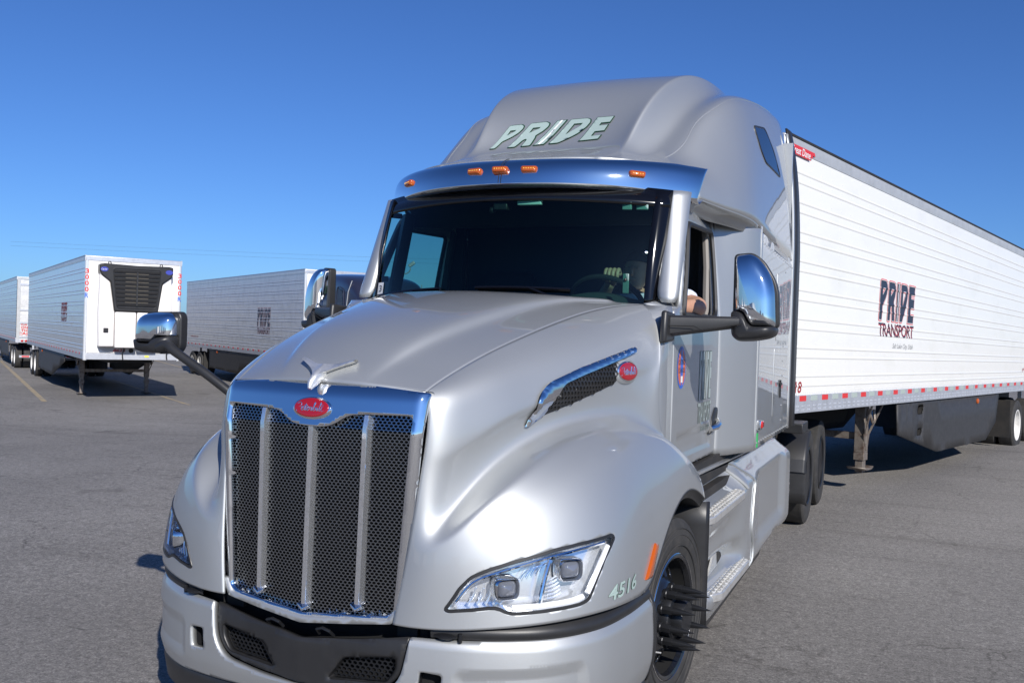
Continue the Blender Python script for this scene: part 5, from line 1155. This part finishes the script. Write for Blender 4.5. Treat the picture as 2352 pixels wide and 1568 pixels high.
        mb.prism([(s*1.0,leg_y-.06,.62),(s*1.0,leg_y+.06,.62),(s*1.0,leg_y+.11,.78),(s*1.0,leg_y-.11,.78)], (s*.012,0,0)); mb.build('leg_brace', GALV, lg)
        mb = MB(); mb.tube(smoothline([(s*1.05,leg_y-.10,1.12),(s*1.07,leg_y-.06,1.02),(s*1.08,leg_y+.01,.93),(s*1.08,leg_y+.08,.96),(s*1.06,leg_y+.10,1.10)], 4), .018, n=6); mb.build('crank', GALV, lg)
    mb = MB(); mb.box((0,leg_y,.74), (1.9,.05,.09)); mb.build('leg_crossbar', GALV, t_)
    if skirt:
        for s in (1, -1):
            out = [(4.05,1.19),(4.12,.76),(6.1,.40),(9.3,.38),(10.05,.66),(10.25,1.19)] if white else [(4.2,1.19),(4.5,.40),(6.2,.36),(9.2,.40),(10.3,.70),(10.3,1.19)]
            if not white: out = [(L-a, z) for a, z in ((4.0,1.19),(4.0,.42),(8.0,.36),(11.2,.95),(11.2,1.19))]
            out = np.array(out) if white else np.array(out)[::-1]
            hl_ = []
            if white and s > 0: hl_ = [roundpoly([(5.0,1.0),(5.28,1.0),(5.30,1.13),(5.02,1.13)], .05, 4), roundpoly([(5.02,.70),(5.24,.70),(5.26,.80),(5.04,.80)], .03, 4)]
            o = panel('side_skirt', out, hl_, lambda y, z: (s*1.268, y, z), skirt_m, t_, step=.3, solid=.02); flipout(o, 0, s)
            if white and s > 0:
                for h_ in hl_: 
                    mb = MB(); mb.grid([[(1.27,y,z),(1.20,y,z)] for y, z in np.vstack([h_, h_[:1]])]); mb.build('skirt_pocket', CHASSIS, o)
                V, F = cdt(np.array([(4.98,.68),(5.34,.68),(5.34,1.15),(4.98,1.15)])); obj('pocket_back', [(1.18,y,z) for y, z in V], F, DARK, o)
            mb = MB(); mb.ball((s*1.275,8.55 if white else L-5.2,1.09), (.03,.055,.05), 10); mb.build('side_marker', AMBER, t_)
        for s in (1, -1):
            mb = MB(); mb.box((s*1.02,axles[0]-.85,.66), (.5,.02,.72)); mb.build('splash_guard', CHASSIS, t_)
    if ends:
        mb = MB(); mb.box((0,L-.02,2.6), (2.57,.04,2.75)); mb.build('rear_door', DULLAL, t_)
        for s in (1, -1):
            mb = MB(); mb.box((s*1.22,L+.012,2.6), (.13,.03,2.76)); mb.build('door_post', CAPM, t_)
        mb = MB(); mb.box((0,L+.012,z1-.07), (2.57,.03,.10)); mb.build('door_header', CAPM, t_)
        for z in (1.42, 2.05, 2.62, 3.75): mb = MB(); mb.box((0,L+.014,z), (2.35,.03,.09)); mb.build('door_hinge_bar', RAIL, t_)
        mb = MB(); mb.box((0,L+.0,1.24), (2.57,.08,.14)); mb.build('rear_sill', RAIL, t_)
        for x in (-1.05,-.9,.9,1.05): mb = MB(); mb.lathe([(.05,0),(.05,.02),(.04,.026)], (x,L+.04,1.25), (0,1,0), 14); mb.build('tail_lamp', REDL, t_)
        mb = MB(); mb.box((0,L+.02,.56), (2.3,.10,.10)); mb.box((-.6,L,.88), (.08,.06,.6)); mb.box((.6,L,.88), (.08,.06,.6)); ud = mb.build('underride_guard', RAIL, t_)
        mb = MB(); [mb.box((x,L+.073,.56), (.30,.004,.06)) for x in (-.9,-.3,.3,.9)]; g_ = mb.build('guard_tape', REDV, ud, smooth=False); tag(g_, kind='stuff')
    if front:
        mb = MB(); mb.box((0,.02,(z0+z1)/2+.09), (2.50,.04,z1-z0-.20)); mb.build('front_wall', WFRONT, t_)
        mb = MB(); mb.box((0,.005,1.28), (2.45,.05,.18)); mb.build('front_sill', RAIL, t_, bevel=.004)
        for s in (1, -1):
            mb = MB(); mb.lathe([(.055,z0-0.02),(.055,z1-.13)], (s*1.25,.045,0), (0,0,1), 18); mb.build('corner_post', STEEL if not white else RAIL, t_)
        mb = MB(); mb.box((0,.02,z1-.07), (2.58,.06,.15)); mb.build('front_header', RAIL, t_, bevel=.02)
    return t_
def wall_map(s, y0, z0, lift): return None
def on_wall(name, V, F, m, parent, y0, z0, lift, s=1, cut=True):
    """2D lettering (a along the wall, b up) pressed onto the ribbed wall"""
    b = bmesh.new(); vs_ = [b.verts.new((float(v[0])+y0, float(v[1])+z0, 0)) for v in V]
    for f in F:
        try: b.faces.new([vs_[i] for i in f])
        except ValueError: pass
    for z in RZ:
        if cut: bmesh.ops.bisect_plane(b, geom=b.verts[:]+b.edges[:]+b.faces[:], dist=1e-6, plane_co=(0, z, 0), plane_no=(0,1,0))
    for v in b.verts: y, z = v.co.x, v.co.y; v.co = (s*(1.295+ribx(z)+lift), y, z)
    me = bpy.data.meshes.new(name); b.to_mesh(me); b.free(); me.materials.append(m); o = link(bpy.data.objects.new(name, me), parent); return o
def logo(t_, y0, z0, w, h, s=1, fill=NAVYV, edge=REDV, city=True):
    """big capitals, the second word and the town line; s=-1 reads correctly from the other side"""
    B, Fl, st, wd = pride_layers(.05, .045, .0); _, Wh, _, _ = pride_layers(.05, 0, -.018)
    k = w/(wd+.05); hh = h*.70; q = 1 if s > 0 else -1; fy = lambda a: y0+q*a
    cv = lambda polys: (lambda VF: (np.c_[q*VF[0][:, 0]*k, VF[0][:, 1]*hh+h-hh], VF[1]))(poly_mesh(polys))
    for polys, m, lift in ((B, edge, .0015), (Wh, WHITEV, .003), (Fl, fill, .0045), ([(st, None)], WHITEV, .006)):
        V, F = cv(polys); on_wall('lettering', V, F, m, t_, y0, z0, lift, s)
    for off, m, lift in ((.028, edge, .0015), (0, fill, .003)):
        V, F = text2d('TRANSPORT', 1, 0, off, space=.92); V = fit(V, w*1.0, h*.245); V[:, 0] = q*V[:, 0]; on_wall('lettering', V, F, m, t_, y0+q*w/2, z0+h*.125, lift, s)
    if city:
        V, F = text2d('Salt Lake City, Utah', 1, .35); V = fit(V, w*.60, .085); V[:, 0] = q*V[:, 0]; on_wall('lettering', V, F, GREYV, t_, y0+q*w*.70, z0-.12, .0015, s)
# ---- the hitched white trailer
OT = trailer('semi_trailer', 15.9, WPANEL, CAPM, RAIL, WHITER, SKIRT, white=True, detail=True, axles=(12.15, 13.40), foot=.30, leg_y=3.66)
KA = R(14.83); OT.location = (0-.233*1.25*1.0, 6.3-1.25*math.cos(KA), 0.0); OT.location = (-math.sin(KA)*1.25, 6.3-1.25*math.cos(KA), .012); OT.rotation_euler = (-.0098, 0, -KA)
tag(OT, 'white ribbed semi trailer with navy lettering, hitched behind the silver truck', 'trailer')
logo(OT, 1.25+1.80, 2.055, 1.50, .70)
def plaque():
    mb = MB(); mb.prism([(1.307,.02,3.81),(1.307,.60,3.81),(1.307,.58,3.84),(1.307,.66,3.84),(1.307,.64,3.87),(1.307,.72,3.87),(1.307,.70,3.905),(1.307,.02,3.905)], (.008,0,0)); p = mb.build('maker_plaque', REDV, OT, smooth=False)
    V, F = text2d('Great Dane', 1, .15, .01); V = fit(V, .50, .075); obj('plaque_lettering', [(1.317, .33+a, 3.857+b) for a, b in V], F, WHITEV, p, smooth=False)
plaque()
V, F = text2d('8018', 1, .1, .02); V = fit(V, .42, .12); on_wall('lettering', V, F, REDDK, OT, .42, 1.47-.01, .002)
V, F = text2d('pridetransport.com', 1, .1, .01); V = fit(V, 1.5, .10); on_wall('lettering', V, F, REDDK, OT, 12.9, 1.62, .002)
# ================================================================ PARKED TRAILERS ON THE LEFT
HB = R(56.77)
def park(t_, x, y, g, rev=False): t_.location = (x, y, g); t_.rotation_euler = (0, 0, HB+(math.pi if rev else 0))
LT = trailer('semi_trailer', 15.2, STEEL, DULLAL, RAIL, WHITER, SKIRTG, detail=False, axles=(12.6, 13.85), foot=.02)
park(LT, -18.47, 15.2, -.40); tag(LT, 'polished steel trailer with white refrigeration unit and black louvred grille on its nose', 'trailer')
logo(LT, 4.8, 2.2, 1.3, .62, s=-1, fill=REDDK, edge=GREYV, city=False)
def reefer(t_):
    r_ = empty('refrigeration_unit', (0,0,0), parent=t_); y = -.02
    for q in (-1, 1):
        mb = MB(); o = [(q*.95,3.62),(q*.70,3.42),(q*.56,2.55),(q*.56,1.56),(q*.96,1.56),(q*.985,2.5)]; mb.prism([(x, y, z) for x, z in o], (0,-.30,0)); mb.build('side_pod', WUNIT, r_, bevel=.04)
        mb = MB(); mb.prism([(x, y, z) for x, z in ((q*.03 if q > 0 else -.002, 2.54),(q*.55,2.54),(q*.55,1.54),(q*.03 if q > 0 else -.002,1.54))], (0,-.36,0)); mb.build('access_door', WUNIT, r_, bevel=.025)
        mb = MB(); mb.tube(smoothline([(q*.50,y-.365,1.62),(q*.48,y-.365,2.2),(q*.44,y-.365,2.36),(q*.36,y-.365,2.40),(q*.06,y-.365,2.42)], 4), .010, n=6); mb.build('door_crease', WUNIT, r_)
    o = [(-.98,3.66),(-.98,3.86),(-.86,3.885),(-.55,3.875),(0,3.86),(.55,3.875),(.86,3.885),(.98,3.86),(.98,3.66),(.93,3.56),(.70,3.38),(.585,2.56),(-.585,2.56),(-.70,3.38),(-.93,3.56)]
    mb = MB(); mb.prism([(x, y, z) for x, z in o], (0,-.36,0)); mb.build('grille_frame', BLACKP, r_, bevel=.03)
    bx = roundpoly([(-.52,2.66),(.52,2.66),(.64,3.76),(-.64,3.76)], .08, 4); mb = MB(); mb.tube([(x, y-.365, z) for x, z in bx], .014, n=6, closed=True); mb.build('grille_rim', BLACKP, r_)
    for k in range(9):
        z = 2.74+.115*k; hw = .50+.11*(z-2.66); mb = MB(); mb.hexa([(-hw,y-.36,z),(hw,y-.36,z),(hw,y-.39,z-.02),(-hw,y-.39,z-.02),(-hw,y-.36,z+.055),(hw,y-.36,z+.055),(hw,y-.405,z+.045),(-hw,y-.405,z+.045)]); mb.build('louvre', BLACKP, r_)
        for q in (-1, 1):
            if k < 8: mb = MB(); mb.box((q*.165,y-.366,z+.085), (.29,.008,.028)); mb.build('louvre_screen', mat('tan_screen', (.16,.14,.11), 0, .8) if 'tan_screen' not in MATS else MATS['tan_screen'], r_)
    mb = MB(); mb.box((0,y-.395,3.2), (.04,.03,.95)); mb.build('centre_spine', BLACKP, r_)
    for q in (-1, 1):
        e = ellipse(24); mb = MB(); mb.prism([(q*.865+a*.10,y-.362,3.72+b*.065) for a, b in e], (0,-.006,0)); bd = mb.build('maker_badge', BLUEOV, r_)
        if q < 0: V, F = text2d('Carrier', 1, .3); V = fit(V, .15, .05); obj('badge_lettering', [(q*.865+a, y-.371, 3.72+b) for a, b in V], F, WHITEV, bd, smooth=False)
        mb = MB(); mb.tube(smoothline([(q*.72,y-.12,3.86),(q*.72,y-.12,3.93),(q*.69,y-.12,3.95),(q*.66,y-.12,3.92),(q*.66,y-.12,3.86)], 4), .014, n=6); mb.build('lifting_eye', CHASSIS, r_)
    mb = MB(); mb.box((-.78,y-.31,2.02), (.13,.03,.13)); mb.build('latch', BLACKP, r_, bevel=.01)
    mb = MB(); mb.prism([(x, y-.002, z) for x, z in ((-.96,1.54),(.96,1.54),(.90,1.42),(.70,1.36),(-.50,1.36),(-.80,1.44))], (0,-.008,0)); mb.build('kick_panel', mat('grey_panel', (.45,.45,.45), 0, .5), r_)
    V, F = text2d('8625', 1, .25, .03); V = fit(V, .34, .085); obj('unit_number', [(-.36+a, y-.014, 1.455+b) for a, b in V], F, REDDK, r_, smooth=False)
    mb = MB(); mb.lathe([(.065,0),(.065,.012),(.04,.02)], (-.05,y-.01,1.45), (0,-1,0), 20); mb.build('port', CHASSIS, r_)
    for x in (-.28, .92): mb = MB(); mb.tube(smoothline([(x,y-.03,1.60),(x+.03,y-.08,1.48),(x-.01,y-.08,1.36),(x+.01,y-.06,1.20)], 5), .018, n=6); mb.build('air_hose', BLACKP, r_)
    mb = MB(); mb.box((.38,y-.012,1.29), (.11,.004,.05)); mb.build('yellow_label', mat('yellow_label', (.75,.72,.08), 0, .5), r_, smooth=False)
    mb = MB(); mb.box((.20,y-.016,1.47), (.22,.004,.10)); mb.build('white_label', WHITEV, r_, smooth=False); mb = MB(); mb.box((.20,y-.020,1.505), (.22,.004,.025)); mb.build('red_label', REDV, r_, smooth=False)
    for q in (-1, 1):
        for k, ch in enumerate('3000R'):
            V, F = text2d(ch, 1, 0, .02); V = fit(V, .10, .13); z = 3.66-.17*k
            obj('post_lettering', [(q*1.25+a, -.013, z+b) for a, b in V], F, BLUEV if ch == 'R' else REDV, t_, smooth=False)
reefer(LT)
# trailer further left, seen from its rear corner
L0 = trailer('semi_trailer', 15.2, STEEL, DULLAL, RAIL, WHITER, SKIRTG, detail=False, axles=(13.0, 14.25), foot=.02)
d_ = np.array([math.sin(-HB), math.cos(-HB)]); n_ = np.array([math.cos(-HB), -math.sin(-HB)])
# its rear faces us: rear-left corner near (-34.5, 23.9)
park(L0, -34.476, 23.91, -.41, True)
rc = np.array([-34.476, 23.91]); th = HB+math.pi; loc = rc-np.array([math.cos(th)*1.295-math.sin(th)*15.2, math.sin(th)*1.295+math.cos(th)*15.2]); L0.location = (loc[0], loc[1], -.41)
tag(L0, 'polished steel trailer showing its rear doors with red lettering', 'trailer')
for k, s_ in enumerate(('FOR COMMENTS', 'ON TO SAFE', 'THIS PRIDE', 'CALL 1-800', 'pridetrans')):
    V, F = text2d(s_, 1, 0, .02); V = fit(V, .95 if k != 3 else 1.2, .11); obj('door_lettering', [(.62-a, 15.2+.004+.012, 1.98-.135*k+b) for a, b in V], F, REDV, L0, smooth=False)
# trailer to the right of them, side on, with lettering
L2 = trailer('semi_trailer', 15.2, DULLAL, DULLAL, RAIL, WHITER, SKIRT, detail=False, axles=(12.9, 14.15), foot=.3)
fr_ = np.array([-28.53, 27.93]); loc = fr_-np.array([math.cos(HB)*-1.295-math.sin(HB)*15.2, math.sin(HB)*-1.295+math.cos(HB)*15.2]); L2.location = (loc[0], loc[1], -.37); L2.rotation_euler = (0, 0, HB)
tag(L2, 'quilted aluminium trailer with dark lettering, standing beside the white refrigeration unit', 'trailer')
logo(L2, 4.75, 1.93, 1.45, .92, s=-1, fill=NAVYV, edge=REDDK)
V, F = text2d('pridetransport.com', 1, .1, .01); V = fit(V, 1.3, .10); V[:, 0] *= -1; on_wall('lettering', V, F, REDDK, L2, 13.6, 1.66, .002, -1)
# white trailer whose flank shows in the gap behind
L3 = trailer('semi_trailer', 15.2, WPANEL, CAPM, RAIL, WHITER, SKIRTG, detail=False, axles=(12.9, 14.15), foot=.02)
L3.location = (-37.6, 33.2, -.40); L3.rotation_euler = (0, 0, HB); tag(L3, 'white trailer standing in the gap behind the polished steel trailer', 'trailer')
# a row across the lot, there only as reflections in the truck's chrome
for k, (x, y, a) in enumerate(((-27,-41,4),(-15,-43,-3),(-4,-40,2),(9,-42,-4),(21,-44,3))):
    c = copy_tree(L3); c.location = (x, y, gz(x, y)); c.rotation_euler = (0, 0, math.pi+R(a)); tag(c, 'white trailer across the lot, mirrored as a pale block in the chrome', 'trailer', 'trailers mirrored in the chrome')
# ================================================================ NAVY TRACTOR AHEAD OF THE QUILTED TRAILER
def navy():
    t_ = empty('semi_truck', (0,0,0)); tag(t_, 'dark navy semi truck parked in front of the quilted aluminium trailer', 'semi truck')
    G = []
    for y, zt, w in ((0,2.0,.9),(.35,2.15,1.0),(.9,3.1,1.1),(1.6,3.72,1.2),(2.4,3.86,1.22),(3.6,3.88,1.22)):
        G.append([(-w,y,1.2),(-w,y,zt-.35),(-w+.05,y,zt-.12),(-w+.22,y,zt),(0,y,zt+.03),(w-.22,y,zt),(w-.05,y,zt-.12),(w,y,zt-.35),(w,y,1.2)])
    S_ = Surf(G) if len(G) >= 4 else None
    surf_obj('sleeper', S_, 40, 60, NAVY, t_, solid=.02)
    mb = MB(); mb.box((0,3.6,2.5), (2.36,.04,2.6)); mb.build('sleeper_back', NAVY, t_)
    mb = MB(); mb.prism([(-1.1,-1.6,1.05),(-1.1,.3,1.05),(-1.0,.3,2.1),(-.75,-1.5,1.75)], (2.1,0,0)); mb.build('hood', NAVY, t_, bevel=.12)
    for q in (-1, 1):
        o = roundpoly([(2.05,3.32),(2.42,3.42),(2.50,2.95),(2.40,2.72),(2.0,2.72)], .10, 5); mb = MB(); mb.prism([(q*1.222,y,z) for y, z in o], (q*.006,0,0)); mb.build('sleeper_window', SKYLT, t_)
        o2 = inset(o, .06); mb = MB(); mb.tube([(q*1.224,y,z) for y, z in o2], .012, n=6, closed=True); mb.build('window_trim', NAVY, t_)
        o = roundpoly([(.75,2.05),(1.55,2.05),(1.55,2.7),(1.15,2.7)], .05, 4); mb = MB(); mb.prism([(q*1.15,y,z) for y, z in o], (q*.03,0,0)); mb.build('door_window', SKYLT, t_)
        mb = MB(); mb.tube([(q*1.225,1.82,1.25),(q*1.225,1.80,2.6),(q*1.20,1.70,3.3),(q*1.12,1.62,3.62)], .012, n=6); mb.build('body_seam', CAPM, t_)
        mb = MB(); mb.prism([(q*1.23,3.55,1.3),(q*1.23,3.95,1.3),(q*1.20,3.95,3.7),(q*1.20,3.55,3.8)], (q*.02,0,0)); mb.build('side_extender', NAVY, t_)
        mb = MB(); mb.box((q*1.1,2.4,.75), (.22,3.0,.75)); mb.build('fairing', NAVY, t_, bevel=.04)
        for y in (-.5, 4.6, 5.9): tr_wheel(t_, q*1.08, y, WHITER, False)
    mb = MB(); mb.box((0,2.6,.85), (.9,7.8,.25)); mb.build('frame', CHASSIS, t_)
    p = np.array(L2.location[:2])+np.array([math.sin(HB), -math.cos(HB)])*5.0*1.0
    t_.location = (p[0], p[1], -.36); t_.rotation_euler = (0, 0, HB); return t_
navy()
# ================================================================ FLOODLIGHT POLE AND WIRES FAR BEHIND
def pole():
    p = empty('floodlight_pole', (-26.3, 42.83, -.4), R(24)); tag(p, 'slim floodlight pole with two lamp heads seen through the cab window', 'light pole')
    mb = MB(); mb.tube([(0,0,0),(0,0,6.0)], [.09,.05], n=8); mb.build('mast', GALVP, p)
    mb = MB(); mb.tube(smoothline([(0,0,5.55),(.35,0,5.55),(.58,0,5.72),(.62,0,5.9)], 4), .035, n=6); mb.build('bracket_arm', GALVP, p)
    mb = MB(); mb.tube([(.19,0,5.55),(.19,0,5.85)], .03, n=6); mb.build('bracket_arm', GALVP, p)
    mb = MB(); mb.box((.19,-.05,6.12), (.24,.12,.42)); mb.build('lamp_head', GALVP, p, bevel=.03)
    mb = MB(); mb.box((.70,-.05,6.12), (.42,.14,.20), 0, Matrix.Rotation(R(-38), 3, 'Y')); mb.build('lamp_head', GALVP, p, bevel=.03)
pole()
for z, dz in ((16.2,'upper'),(15.4,'lower')):
    mb = MB(); mb.tube([(-160+200*k/24, 120+62*k/24, z-1.6*math.sin(math.pi*k/24)) for k in range(25)], .011, n=4); w_ = mb.build('power_line', WIREM); tag(w_, f'{dz} of two thin power lines crossing the sky behind the parked trailers', 'wire', 'power lines behind the parked trailers')
